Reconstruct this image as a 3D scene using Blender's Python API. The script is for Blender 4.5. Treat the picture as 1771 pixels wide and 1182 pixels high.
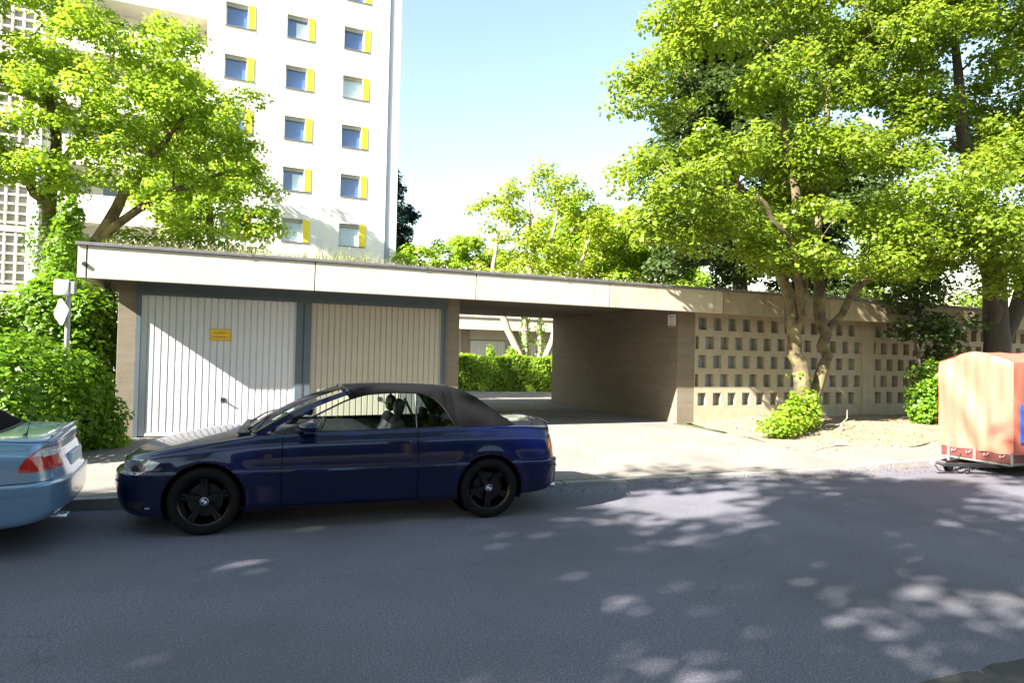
import bpy, bmesh, math, random
import numpy as np
from mathutils import Vector, Matrix
from mathutils.bvhtree import BVHTree
from mathutils.geometry import delaunay_2d_cdt
R = math.radians
for o in list(bpy.data.objects): bpy.data.objects.remove(o)
scene = bpy.context.scene
COL = scene.collection

# ------------------------------------------------------------ camera
HC = 1.7437
cam_d = bpy.data.cameras.new('camera'); cam = bpy.data.objects.new('camera', cam_d); COL.objects.link(cam)
cam_d.sensor_width = 36; cam_d.lens = 36 * 1100 / 1771; cam_d.clip_start = 0.05; cam_d.clip_end = 2000
ya, pi_, ro = R(22.3106), R(1.2883), R(1.1901)
r0 = Vector((math.cos(ya), -math.sin(ya), 0))
fw = Vector((math.sin(ya) * math.cos(pi_), math.cos(ya) * math.cos(pi_), math.sin(pi_)))
u0 = r0.cross(fw)
rr = r0 * math.cos(ro) + u0 * math.sin(ro); uu = -r0 * math.sin(ro) + u0 * math.cos(ro)
cam.matrix_world = Matrix((( rr.x, uu.x, -fw.x, 0), (rr.y, uu.y, -fw.y, 0), (rr.z, uu.z, -fw.z, HC), (0, 0, 0, 1)))
scene.camera = cam

# ------------------------------------------------------------ light
SUN = Vector((-1.42, -0.42, 1.0)).normalized()          # towards the sun
sun_d = bpy.data.lights.new('sun', 'SUN'); sun_d.energy = 5.0; sun_d.angle = R(0.55); sun_d.color = (1.0, 0.95, 0.86)
sun = bpy.data.objects.new('sun', sun_d); COL.objects.link(sun)
sun.rotation_euler = SUN.to_track_quat('Z', 'Y').to_euler(); sun.location = (-30, -10, 30)
world = bpy.data.worlds.new('World'); scene.world = world; world.use_nodes = True
nt = world.node_tree; nt.nodes.clear()
sky = nt.nodes.new('ShaderNodeTexSky'); sky.sky_type = 'NISHITA'; sky.sun_disc = False
sky.sun_elevation = math.asin(SUN.z); sky.sun_rotation = math.atan2(SUN.x, SUN.y)
sky.air_density = 1.7; sky.dust_density = 1.0; sky.ozone_density = 0.5; sky.altitude = 100
bg = nt.nodes.new('ShaderNodeBackground'); bg.inputs['Strength'].default_value = 0.053
wo = nt.nodes.new('ShaderNodeOutputWorld')
nt.links.new(sky.outputs[0], bg.inputs[0]); nt.links.new(bg.outputs[0], wo.inputs[0])
scene.view_settings.view_transform = 'Standard'; scene.view_settings.look = 'None'
scene.view_settings.exposure = 2.6; scene.view_settings.gamma = 1.0
scene.render.engine = 'CYCLES'
scene.cycles.max_bounces = 8; scene.cycles.transparent_max_bounces = 16

# ------------------------------------------------------------ materials
MATS = {}
def mat(name, col, rough=0.8, metal=0.0, col2=None, scale=5.0, amt=0.5, bump=0.0, bscale=60.0, spec=0.5, coat=0.0, streak=None, detail=6.0, col3=None, scale3=0.7):
    """procedural principled: col mixed with col2 by noise, broad variation by col3, fine bump"""
    if name in MATS: return MATS[name]
    m = bpy.data.materials.new(name); m.use_nodes = True; MATS[name] = m
    n = m.node_tree; b = n.nodes['Principled BSDF']
    b.inputs['Base Color'].default_value = (*col, 1); b.inputs['Roughness'].default_value = rough
    b.inputs['Metallic'].default_value = metal; b.inputs['Specular IOR Level'].default_value = spec
    if coat: b.inputs['Coat Weight'].default_value = coat; b.inputs['Coat Roughness'].default_value = 0.06
    tc = n.nodes.new('ShaderNodeTexCoord')
    def noise(s, d=detail, vec=None, ro=0.6):
        t = n.nodes.new('ShaderNodeTexNoise'); t.inputs['Scale'].default_value = s; t.inputs['Detail'].default_value = d
        t.inputs['Roughness'].default_value = ro
        n.links.new(vec or tc.outputs['Object'], t.inputs['Vector']); return t
    def mix(f, a, bcol):
        x = n.nodes.new('ShaderNodeMix'); x.data_type = 'RGBA'
        n.links.new(f, x.inputs[0])
        if isinstance(a, tuple): x.inputs[6].default_value = (*a, 1)
        else: n.links.new(a, x.inputs[6])
        x.inputs[7].default_value = (*bcol, 1); return x.outputs[2]
    def ramp(o, a, bb):
        r_ = n.nodes.new('ShaderNodeMapRange'); r_.inputs[1].default_value = a; r_.inputs[2].default_value = bb
        n.links.new(o, r_.inputs[0]); return r_.outputs[0]
    cur = col
    if col2:
        cur = mix(ramp(noise(scale).outputs[0], 0.5 - 0.3 * (1 - amt) - 0.02, 0.5 + 0.3 * (1 - amt) + 0.12), cur, col2)
    if col3:
        cur = mix(ramp(noise(scale3, 3).outputs[0], 0.42, 0.68), cur, col3)
    if streak:   # vertical run-off stains: stretched noise
        mp = n.nodes.new('ShaderNodeMapping'); mp.inputs['Scale'].default_value = (streak[1], streak[1], streak[2])
        n.links.new(tc.outputs['Object'], mp.inputs[0])
        cur = mix(ramp(noise(1.0, 4, mp.outputs[0]).outputs[0], streak[3], streak[4]), cur, streak[0])
    if not isinstance(cur, tuple): n.links.new(cur, b.inputs['Base Color'])
    if bump:
        bp = n.nodes.new('ShaderNodeBump'); bp.inputs['Strength'].default_value = bump; bp.inputs['Distance'].default_value = 0.01
        n.links.new(noise(bscale, 4).outputs[0], bp.inputs['Height']); n.links.new(bp.outputs[0], b.inputs['Normal'])
    return m

def leafmat(name, c1, c2, trans, tw=0.45, gloss=0.08):
    if name in MATS: return MATS[name]
    m = bpy.data.materials.new(name); m.use_nodes = True; MATS[name] = m
    n = m.node_tree; n.nodes.clear()
    geo = n.nodes.new('ShaderNodeNewGeometry'); tc = n.nodes.new('ShaderNodeTexCoord')
    no = n.nodes.new('ShaderNodeTexNoise'); no.inputs['Scale'].default_value = 0.9; n.links.new(tc.outputs['Object'], no.inputs[0])
    ad = n.nodes.new('ShaderNodeMath'); ad.operation = 'MULTIPLY_ADD'; ad.inputs[1].default_value = 0.7
    n.links.new(geo.outputs['Random Per Island'], ad.inputs[0]); 
    m2 = n.nodes.new('ShaderNodeMath'); m2.operation = 'MULTIPLY'; m2.inputs[1].default_value = 0.5; n.links.new(no.outputs[0], m2.inputs[0])
    n.links.new(m2.outputs[0], ad.inputs[2])
    mx = n.nodes.new('ShaderNodeMix'); mx.data_type = 'RGBA'; mx.inputs[6].default_value = (*c1, 1); mx.inputs[7].default_value = (*c2, 1)
    n.links.new(ad.outputs[0], mx.inputs[0])
    d = n.nodes.new('ShaderNodeBsdfDiffuse'); t = n.nodes.new('ShaderNodeBsdfTranslucent'); g = n.nodes.new('ShaderNodeBsdfGlossy')
    g.inputs['Roughness'].default_value = 0.45; g.inputs['Color'].default_value = (0.5, 0.5, 0.5, 1)
    mt = n.nodes.new('ShaderNodeMix'); mt.data_type = 'RGBA'; mt.blend_type = 'MIX'; mt.inputs[0].default_value = 0.6
    n.links.new(mx.outputs[2], mt.inputs[6]); mt.inputs[7].default_value = (*trans, 1)
    n.links.new(mx.outputs[2], d.inputs[0]); n.links.new(mt.outputs[2], t.inputs[0])
    s1 = n.nodes.new('ShaderNodeMixShader'); s1.inputs[0].default_value = tw
    n.links.new(d.outputs[0], s1.inputs[1]); n.links.new(t.outputs[0], s1.inputs[2])
    s2 = n.nodes.new('ShaderNodeMixShader'); s2.inputs[0].default_value = gloss * 0.5
    n.links.new(s1.outputs[0], s2.inputs[1]); n.links.new(g.outputs[0], s2.inputs[2])
    o = n.nodes.new('ShaderNodeOutputMaterial'); n.links.new(s2.outputs[0], o.inputs[0])
    return m

def glassmat(name, tint, refl=0.09):
    m = bpy.data.materials.new(name); m.use_nodes = True; MATS[name] = m
    n = m.node_tree; n.nodes.clear()
    t = n.nodes.new('ShaderNodeBsdfTransparent'); t.inputs[0].default_value = (*tint, 1)
    g = n.nodes.new('ShaderNodeBsdfGlossy'); g.inputs['Roughness'].default_value = 0.02
    f = n.nodes.new('ShaderNodeFresnel'); f.inputs[0].default_value = 1.5
    s = n.nodes.new('ShaderNodeMixShader'); n.links.new(f.outputs[0], s.inputs[0]); n.links.new(t.outputs[0], s.inputs[1]); n.links.new(g.outputs[0], s.inputs[2])
    o = n.nodes.new('ShaderNodeOutputMaterial'); n.links.new(s.outputs[0], o.inputs[0]); return m

def road_material():
    m = mat('asphalt', (0.084, 0.081, 0.108), 0.9, col2=(0.185, 0.18, 0.20), scale=75, amt=0.85, bump=0.55, bscale=170, col3=(0.082, 0.080, 0.092), scale3=0.45)
    n = m.node_tree; b = n.nodes['Principled BSDF']
    src = b.inputs['Base Color'].links[0].from_socket
    tc = [x for x in n.nodes if x.type == 'TEX_COORD'][0]
    v = n.nodes.new('ShaderNodeTexVoronoi'); v.inputs['Scale'].default_value = 60; n.links.new(tc.outputs['Object'], v.inputs[0])
    mr = n.nodes.new('ShaderNodeMapRange'); mr.inputs[1].default_value = 0.05; mr.inputs[2].default_value = 0.22; mr.inputs[3].default_value = 1.0; mr.inputs[4].default_value = 0.0
    n.links.new(v.outputs['Distance'], mr.inputs[0])
    mu = n.nodes.new('ShaderNodeMath'); mu.operation = 'MULTIPLY'; mu.inputs[1].default_value = 0.9; n.links.new(mr.outputs[0], mu.inputs[0])
    mx = n.nodes.new('ShaderNodeMix'); mx.data_type = 'RGBA'; mx.inputs[7].default_value = (0.34, 0.33, 0.32, 1)
    n.links.new(mu.outputs[0], mx.inputs[0]); n.links.new(src, mx.inputs[6])
    # long hairline cracks / sealed joints
    v2 = n.nodes.new('ShaderNodeTexVoronoi'); v2.feature = 'DISTANCE_TO_EDGE'; v2.inputs['Scale'].default_value = 0.33
    nz = n.nodes.new('ShaderNodeTexNoise'); nz.inputs['Scale'].default_value = 3.0; n.links.new(tc.outputs['Object'], nz.inputs[0])
    va = n.nodes.new('ShaderNodeVectorMath'); va.operation = 'MULTIPLY_ADD'; va.inputs[1].default_value = (0.5, 0.5, 0.5)
    n.links.new(nz.outputs['Color'], va.inputs[0]); n.links.new(tc.outputs['Object'], va.inputs[2]); n.links.new(va.outputs[0], v2.inputs[0])
    m3 = n.nodes.new('ShaderNodeMapRange'); m3.inputs[1].default_value = 0.001; m3.inputs[2].default_value = 0.004; m3.inputs[3].default_value = 0.28; m3.inputs[4].default_value = 0.0
    n.links.new(v2.outputs['Distance'], m3.inputs[0])
    mx2 = n.nodes.new('ShaderNodeMix'); mx2.data_type = 'RGBA'; mx2.inputs[7].default_value = (0.035, 0.035, 0.04, 1)
    n.links.new(m3.outputs[0], mx2.inputs[0]); n.links.new(mx.outputs[2], mx2.inputs[6]); n.links.new(mx2.outputs[2], b.inputs['Base Color'])
    return m

M_ROAD = road_material()
M_PAVE = mat('pale_asphalt', (0.165, 0.148, 0.127), 0.9, col2=(0.22, 0.20, 0.172), scale=40, amt=0.7, bump=0.4, bscale=120, col3=(0.15, 0.135, 0.12), scale3=0.9)
M_APRON = mat('driveway_concrete', (0.19, 0.168, 0.14), 0.9, col2=(0.25, 0.225, 0.19), scale=55, amt=0.7, bump=0.3, bscale=150, col3=(0.155, 0.13, 0.115), scale3=0.8)
M_COURT = mat('courtyard_asphalt', (0.16, 0.155, 0.15), 0.9, col2=(0.22, 0.21, 0.2), scale=45, amt=0.7, bump=0.3, bscale=120, col3=(0.12, 0.115, 0.11))
M_SOIL = mat('sandy_soil', (0.25, 0.20, 0.13), 0.95, col2=(0.14, 0.103, 0.062), scale=9, amt=0.4, bump=0.9, bscale=45, col3=(0.25, 0.205, 0.137), scale3=1.5)
M_EARTH = mat('earth', (0.035, 0.034, 0.034), 0.95, col2=(0.065, 0.058, 0.05), scale=20, bump=0.8, bscale=60)
M_KERB = mat('kerb_stone', (0.26, 0.25, 0.235), 0.85, col2=(0.17, 0.165, 0.155), scale=12, amt=0.5, bump=0.3, bscale=80)
M_GROUND = mat('ground_grass', (0.06, 0.09, 0.03), 0.95, col2=(0.12, 0.11, 0.05), scale=1.5, bump=0.5, bscale=20)
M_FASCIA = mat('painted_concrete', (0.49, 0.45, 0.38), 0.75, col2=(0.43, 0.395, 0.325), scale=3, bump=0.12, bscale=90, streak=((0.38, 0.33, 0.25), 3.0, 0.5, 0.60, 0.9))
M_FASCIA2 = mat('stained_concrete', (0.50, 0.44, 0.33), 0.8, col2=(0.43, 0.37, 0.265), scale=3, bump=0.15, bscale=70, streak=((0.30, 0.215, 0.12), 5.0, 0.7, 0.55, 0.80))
M_FASCIA3 = mat('weathered_shaded_concrete', (0.33, 0.275, 0.18), 0.85, col2=(0.25, 0.205, 0.13), scale=3, bump=0.2, bscale=60, streak=((0.17, 0.13, 0.075), 4.0, 0.7, 0.5, 0.75))  # dirty right-hand panels, with tree shade also put into the darker colour
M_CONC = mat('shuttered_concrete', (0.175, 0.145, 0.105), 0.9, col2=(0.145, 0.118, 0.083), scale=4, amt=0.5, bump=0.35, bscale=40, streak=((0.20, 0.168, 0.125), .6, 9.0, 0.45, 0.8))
M_WALL = mat('lattice_concrete', (0.37, 0.325, 0.235), 0.85, col2=(0.29, 0.25, 0.175), scale=5, amt=0.5, bump=0.3, bscale=60)
M_BLOCKBACK = mat('block_back', (0.36, 0.40, 0.43), 0.5, col2=(0.24, 0.28, 0.30), scale=2.3, amt=0.7)
M_COPING = mat('zinc_coping', (0.19, 0.18, 0.19), 0.5, 0.4, col2=(0.13, 0.12, 0.125), scale=8)
M_JOINT = mat('joint_sealant', (0.05, 0.045, 0.04), 0.8); M_GAP = mat('panel_gap', (0.001, 0.001, 0.001), 1.0, spec=0.0)
M_DOOR = mat('door_enamel', (0.54, 0.535, 0.55), 0.42, col2=(0.50, 0.495, 0.50), scale=1.6, bump=0.04, bscale=15, streak=((0.43, 0.415, 0.39), 5, 0.7, 0.62, 0.85))
M_DOOR2 = mat('door_enamel_cream', (0.40, 0.365, 0.285), 0.45, col2=(0.36, 0.325, 0.25), scale=1.6, bump=0.04, bscale=15, streak=((0.31, 0.28, 0.21), 5, 0.7, 0.6, 0.85))
M_FRAME = mat('frame_paint', (0.085, 0.11, 0.13), 0.5, col2=(0.065, 0.09, 0.11), scale=4, bump=0.05)
M_TOWER = mat('tower_render', (0.76, 0.75, 0.72), 0.8, col2=(0.70, 0.69, 0.66), scale=1.2, bump=0.08, bscale=30, streak=((0.62, 0.60, 0.56), 2.5, 0.25, 0.55, 0.9))
M_TOWER2 = mat('tower_balcony_render', (0.78, 0.74, 0.64), 0.8, col2=(0.72, 0.68, 0.58), scale=1.2)
M_TRECESS = mat('tower_recess_panel', (0.26, 0.29, 0.40), 0.6, col2=(0.3, 0.33, 0.42), scale=1.0)
M_YELLOW = mat('yellow_shutter', (0.85, 0.70, 0.02), 0.5, col2=(0.80, 0.62, 0.02), scale=4)
M_WFRAME = mat('white_window_frame', (0.75, 0.75, 0.74), 0.4)
M_PANE = mat('sky_reflection_pane', (0.055, 0.10, 0.27), 0.06, spec=1.0, col2=(0.08, 0.15, 0.33), scale=0.8)  # blue of the reflected sky is put into the base colour
M_PANE2 = mat('blind_pane', (0.38, 0.50, 0.60), 0.15, spec=0.8, col2=(0.48, 0.58, 0.64), scale=0.9)
M_PANE3 = mat('dark_pane', (0.03, 0.045, 0.06), 0.06, spec=1.0)
M_PANE4 = mat('netted_pane', (0.45, 0.46, 0.48), 0.3, spec=0.8, col2=(0.55, 0.56, 0.58), scale=2)
M_GREY = mat('grey_panel', (0.27, 0.27, 0.25), 0.6, col2=(0.33, 0.33, 0.31), scale=1.3)
M_METAL = mat('galvanised_steel', (0.42, 0.42, 0.43), 0.45, 0.8, col2=(0.34, 0.34, 0.36), scale=20)
M_WHITE = mat('sign_white', (0.78, 0.78, 0.78), 0.5, col2=(0.7, 0.7, 0.7), scale=12)
M_BLACK = mat('black_plastic', (0.018, 0.018, 0.02), 0.5)
M_SIGNY = mat('sign_yellow', (0.72, 0.50, 0.02), 0.5)
M_SIGNR = mat('sign_red', (0.35, 0.05, 0.02), 0.6)
M_BARK = mat('bark', (0.10, 0.075, 0.04), 0.95, col2=(0.035, 0.027, 0.017), scale=9, amt=0.8, bump=1.0, bscale=30, col3=(0.20, 0.165, 0.07), scale3=3)
M_BARKD = mat('dark_bark', (0.07, 0.055, 0.04), 0.9, col2=(0.035, 0.028, 0.02), scale=14, bump=1.0, bscale=30)
M_BARKP = mat('pale_bark', (0.36, 0.31, 0.23), 0.9, col2=(0.2, 0.165, 0.11), scale=9, amt=0.6, bump=0.8, bscale=30)
L_LIME = leafmat('leaf_lime', (0.105, 0.22, 0.014), (0.27, 0.375, 0.028), (0.47, 0.63, 0.045), 0.5, .06)
L_MAPLE = leafmat('leaf_maple', (0.070, 0.145, 0.014), (0.225, 0.295, 0.024), (0.38, 0.49, 0.035), 0.5, .07)
L_DARK = leafmat('leaf_dark', (0.028, 0.055, 0.016), (0.065, 0.095, 0.022), (0.11, 0.17, 0.03), 0.35)
L_PALE = leafmat('leaf_pale', (0.13, 0.21, 0.015), (0.28, 0.34, 0.02), (0.45, 0.55, 0.03), 0.5, .06)
L_HEDGE = leafmat('leaf_hedge', (0.055, 0.14, 0.008), (0.15, 0.26, 0.012), (0.26, 0.46, 0.02), 0.4, 0.08)
L_CONIF = leafmat('leaf_conifer', (0.012, 0.028, 0.03), (0.02, 0.042, 0.035), (0.02, 0.04, 0.03), 0.15)
L_DRY = leafmat('dry_leaf', (0.16, 0.09, 0.035), (0.30, 0.19, 0.08), (0.3, 0.18, 0.06), 0.2)
L_GRASS = leafmat('grass_blade', (0.12, 0.16, 0.04), (0.30, 0.28, 0.13), (0.35, 0.38, 0.12), 0.4)
L_FLOWER = leafmat('meadow_flower', (0.45, 0.40, 0.42), (0.6, 0.52, 0.4), (0.5, 0.45, 0.42), 0.3)

# ------------------------------------------------------------ mesh helpers
class MB:
    def __init__(s): s.v = []; s.f = []; s.mi = []
    def add(s, vs, fs, mi=0):
        b = len(s.v); s.v += [tuple(map(float, p)) for p in vs]; s.f += [tuple(b + i for i in f) for f in fs]; s.mi += [mi] * len(fs); return s
    def box(s, x0, x1, y0, y1, z0, z1, mi=0):
        return s.add([(x0,y0,z0),(x1,y0,z0),(x1,y1,z0),(x0,y1,z0),(x0,y0,z1),(x1,y0,z1),(x1,y1,z1),(x0,y1,z1)],
                     [(0,3,2,1),(4,5,6,7),(0,1,5,4),(1,2,6,5),(2,3,7,6),(3,0,4,7)], mi)
    def tube(s, pts, rad, n=8, mi=0, cap=True):
        pts = [Vector(p) for p in pts]
        if not hasattr(rad, '__len__'): rad = [rad] * len(pts)
        vs = []; up = None
        for i, p in enumerate(pts):
            d = (pts[min(i + 1, len(pts) - 1)] - pts[max(i - 1, 0)]).normalized()
            if up is None: up = Vector((0, 0, 1)) if abs(d.z) < 0.9 else Vector((1, 0, 0))
            a = d.cross(up).normalized(); b_ = a.cross(d).normalized(); up = b_
            for k in range(n):
                t = 2 * math.pi * k / n; vs.append(p + (a * math.cos(t) + b_ * math.sin(t)) * rad[i])
        fs = []
        for i in range(len(pts) - 1):
            for k in range(n):
                k2 = (k + 1) % n; fs.append((i*n+k, i*n+k2, (i+1)*n+k2, (i+1)*n+k))
        if cap: fs.append(tuple(range(n))[::-1]); fs.append(tuple((len(pts)-1)*n + k for k in range(n)))
        return s.add(vs, fs, mi)
    def prism(s, poly, y0, y1, mi=0):     # polygon in x,z extruded along y
        n = len(poly); vs = [(x, y0, z) for x, z in poly] + [(x, y1, z) for x, z in poly]
        fs = [tuple(range(n)), tuple(range(2*n-1, n-1, -1))] + [(i, n+i, n+(i+1) % n, (i+1) % n) for i in range(n)]
        return s.add(vs, fs, mi)
    def lathe(s, prof, c, axis='y', n=40, mi=0):   # prof: list (r, offset along axis)
        vs = []; m = len(prof)
        for k in range(n):
            t = 2 * math.pi * k / n; ct, st = math.cos(t), math.sin(t)
            for r_, o in prof:
                if axis == 'y': vs.append((c[0] + r_*ct, c[1] + o, c[2] + r_*st))
                elif axis == 'x': vs.append((c[0] + o, c[1] + r_*ct, c[2] + r_*st))
                else: vs.append((c[0] + r_*ct, c[1] + r_*st, c[2] + o))
        fs = []
        for k in range(n):
            k2 = (k+1) % n
            for j in range(m-1): fs.append((k*m+j, k2*m+j, k2*m+j+1, k*m+j+1))
        return s.add(vs, fs, mi)
    def xform(s, M):
        s.v = [tuple(M @ Vector(p)) for p in s.v]; return s
    def build(s, name, mats, parent=None, smooth=False, bevel=0.0, loc=None, angle=35):
        me = bpy.data.meshes.new(name); me.from_pydata(s.v, [], s.f)
        if not isinstance(mats, (list, tuple)): mats = [mats]
        for m in mats: me.materials.append(m)
        me.polygons.foreach_set('material_index', s.mi)
        me.validate()
        bm = bmesh.new(); bm.from_mesh(me); bmesh.ops.recalc_face_normals(bm, faces=bm.faces)
        if bevel:
            bmesh.ops.remove_doubles(bm, verts=bm.verts, dist=1e-5)
            es = [e for e in bm.edges if len(e.link_faces) == 2 and e.calc_face_angle(0) > R(30)]
            bmesh.ops.bevel(bm, geom=es, offset=bevel, segments=2, profile=0.5, affect='EDGES', clamp_overlap=True)
        bm.to_mesh(me); bm.free()
        if smooth or bevel >= .01:
            me.polygons.foreach_set('use_smooth', [True] * len(me.polygons))
            me.set_sharp_from_angle(angle=R(angle))
        o = bpy.data.objects.new(name, me); COL.objects.link(o)
        if parent: o.parent = parent
        if loc: o.location = loc
        return o

def npmesh(name, V, F, mats, parent=None, mi=None, smooth=False):
    """V (n,3), F (m,k) numpy arrays -> object, fast"""
    me = bpy.data.meshes.new(name); k = F.shape[1]
    me.vertices.add(len(V)); me.vertices.foreach_set('co', V.astype(np.float32).ravel())
    me.loops.add(F.size); me.loops.foreach_set('vertex_index', F.astype(np.int32).ravel())
    me.polygons.add(len(F)); me.polygons.foreach_set('loop_start', np.arange(0, F.size, k, dtype=np.int32))
    try: me.polygons.foreach_set('loop_total', np.full(len(F), k, dtype=np.int32))
    except Exception: pass
    if not isinstance(mats, (list, tuple)): mats = [mats]
    for m in mats: me.materials.append(m)
    if mi is not None: me.polygons.foreach_set('material_index', mi.astype(np.int32))
    if smooth: me.polygons.foreach_set('use_smooth', np.ones(len(F), dtype=bool))
    me.update(calc_edges=True)
    o = bpy.data.objects.new(name, me); COL.objects.link(o)
    if parent: o.parent = parent
    return o

def empty(name, loc=(0, 0, 0), rz=0.0):
    o = bpy.data.objects.new(name, None); COL.objects.link(o); o.location = loc; o.rotation_euler = (0, 0, rz); o.empty_display_size = 0.3; return o
def tag(o, label, cat, group=None, kind=None):
    o['label'] = label; o['category'] = cat
    if group: o['group'] = group
    if kind: o['kind'] = kind
    return o
def struct(o): o['kind'] = 'structure'; return o

def crv(pts):
    """smooth monotone-ish cubic through (x, v) points"""
    xs = np.array([p[0] for p in pts], float); vs = np.array([p[1] for p in pts], float)
    h = np.diff(xs); d = np.diff(vs) / h; m = np.zeros(len(xs))
    m[1:-1] = np.where(d[:-1] * d[1:] > 0, 2 * d[:-1] * d[1:] / (d[:-1] + d[1:] + 1e-12), 0); m[0] = d[0]; m[-1] = d[-1]
    def f(x):
        x = np.clip(x, xs[0], xs[-1]); i = np.clip(np.searchsorted(xs, x) - 1, 0, len(h) - 1)
        t = (x - xs[i]) / h[i]
        return (2*t**3-3*t**2+1)*vs[i] + (t**3-2*t**2+t)*h[i]*m[i] + (-2*t**3+3*t**2)*vs[i+1] + (t**3-t**2)*h[i]*m[i+1]
    return f

# ------------------------------------------------------------ terrain
def kerb_y(x): return 8.0 - 0.048 * (np.asarray(x, float) + 1.5) * (np.asarray(x, float) < 14) - (np.asarray(x, float) >= 14) * 0.744
kz = crv([(-60, .115), (-0.6, .115), (0.6, .03), (8.8, .03), (10.6, .10), (60, .10)])
def ground_z(x, y):
    x = np.asarray(x, float); y = np.asarray(y, float); k = kerb_y(x)
    t = np.clip((y - k) / (11.7 - k), 0, 1)
    z = kz(x) + (0.272 - kz(x)) * t
    # the bed around the trees on the right is heaped up a little
    b = np.clip((x - 9.6) / 1.6, 0, 1) * np.clip((y - k - 0.9) / 1.8, 0, 1) * (y < 12.6)
    return z + 0.10 * b
def sheet(name, fx, ny, xs, zoff, m, rough=0.0, seed=1):
    """sheet between y=fx(x,0) and fx(x,1)"""
    rg = np.random.RandomState(seed)
    xs = np.array(xs); T = np.linspace(0, 1, ny); X = np.repeat(xs[:, None], ny, 1); Y = fx(X, T[None, :] * np.ones_like(X)); Z = zoff(X, Y) + rough * rg.randn(*X.shape)
    V = np.stack([X, Y, Z], -1).reshape(-1, 3); i = np.arange(len(xs) - 1)[:, None] * ny + np.arange(ny - 1)[None, :]
    F = np.stack([i, i + ny, i + ny + 1, i + 1], -1).reshape(-1, 4)
    return struct(npmesh(name, V, F, m, smooth=True))
def lerp(a, b, t): return a + (b - a) * t
xs_all = np.concatenate([np.linspace(-400, -40, 10), np.linspace(-36, 60, 90), np.linspace(70, 500, 10)])
def gz(x, y): return np.where(y < kerb_y(x) + 0.42, -0.05, ground_z(x, y) - 0.02)
yrows = np.concatenate([np.linspace(-300, -10, 8), np.linspace(-6, 20, 80), np.linspace(24, 60, 8), np.linspace(90, 700, 6)])
sheet('ground', lambda X, T: np.interp(T, np.linspace(0, 1, len(yrows)), yrows), len(yrows), xs_all, lambda X, Y: gz(X, Y) - 0.01, M_GROUND)
def near_edge(x): x = np.asarray(x, float); return np.where(x > 2.2, 2.36 - 0.012 * (x - 2.2), 2.36) - np.clip(2.6 - x, 0, 6) * 0.35
sheet('road', lambda X, T: lerp(near_edge(X) - 1.5, kerb_y(X) + .05, T), 24, np.linspace(-60, 120, 181), lambda X, Y: 0.0 * X, M_ROAD)
sheet('pavement', lambda X, T: lerp(kerb_y(X) + 0.14, np.full_like(X, 11.98), T), 12, np.linspace(-40, 0.3, 60), lambda X, Y: ground_z(X, Y), M_PAVE)
sheet('driveway', lambda X, T: lerp(kerb_y(X) + 0.14, np.where(X < 9.1, 12.06, 10.6 + 0 * X), T), 16, np.linspace(0.3, 9.4, 40), lambda X, Y: ground_z(X, Y), M_APRON)
sheet('passage_floor', lambda X, T: lerp(12.06, 19.2, T), 6, np.linspace(3.6, 9.2, 8), lambda X, Y: ground_z(X, Y), M_COURT)
sheet('courtyard', lambda X, T: lerp(19.2, 33.3, T), 8, np.linspace(-8, 34, 20), lambda X, Y: ground_z(X, Y), M_PAVE)
def soil_z(X, Y):
    return ground_z(X, Y) + 0.02 * np.sin(X * 3.1 + Y * 2) * np.sin(Y * 4.3) + 0.006
sheet('planting_bed', lambda X, T: lerp(np.maximum(kerb_y(X) + 0.14 + 0.15, 8.6 + 0.2 * np.sin(X * 2)), np.full_like(X, 12.3), T), 50, np.linspace(9.3, 30, 130), soil_z, M_SOIL, 0.006)
sheet('footpath', lambda X, T: lerp(kerb_y(X) + 0.14, kerb_y(X) + 1.5, T), 8, np.linspace(9.4, 60, 60), lambda X, Y: ground_z(X, Y) - 0.004, M_PAVE)
sheet('verge', lambda X, T: lerp(near_edge(X) - 6, near_edge(X) + 0.02 + 0.045 * np.sin(X * 5.1) * np.sin(X * 1.7), T), 60, np.linspace(-3, 25, 200), lambda X, Y: 0.010 + 0.02 * np.clip(near_edge(X) - Y, 0, 1) + 0.01 * np.sin(X * 9) * np.sin(Y * 11), M_EARTH, 0.006)
# kerb stones as one laid strip with joints
b = MB()
x = -30.0
while x < 40:
    L = 0.98; y0 = float(kerb_y(x)); y1 = float(kerb_y(x + L)); za = float(kz(x)) + 0.004; zb = float(kz(x + L)) + 0.004
    b.add([(x, y0, -.1), (x+L, y1, -.1), (x+L, y1+.14, -.1), (x, y0+.14, -.1), (x, y0+.012, za), (x+L, y1+.012, zb), (x+L, y1+.14, zb), (x, y0+.14, za)],
          [(0,3,2,1),(4,5,6,7),(0,1,5,4),(1,2,6,5),(2,3,7,6),(3,0,4,7)]); x += 1.0
struct(b.build('kerb', M_KERB, bevel=0.008))

# ------------------------------------------------------------ garage
D, FY = 12.045, 11.331; ZG, ZT, Z1, Z2 = 0.272, 2.63, 3.28, 2.79; CEIL = 2.98
G = empty('garage_block', (0, D, 0.27)); tag(G, 'low concrete garage row with white fascia, drive-through passage and pierced block wall', 'garage building')
def gp(mb, name, m, parent=None, **k):
    mb.xform(Matrix.Translation((0, -D, -0.27))); return mb.build(name, m, parent or G, **k)
XR = 23.5
gp(MB().box(-2.33, XR, FY + .12, 18.62, CEIL, CEIL + .2), 'roof_slab', M_CONC)
gp(MB().box(-2.33, XR, FY + .10, 18.55, CEIL + .2, CEIL + .24), 'roof_substrate', M_EARTH)
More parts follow.
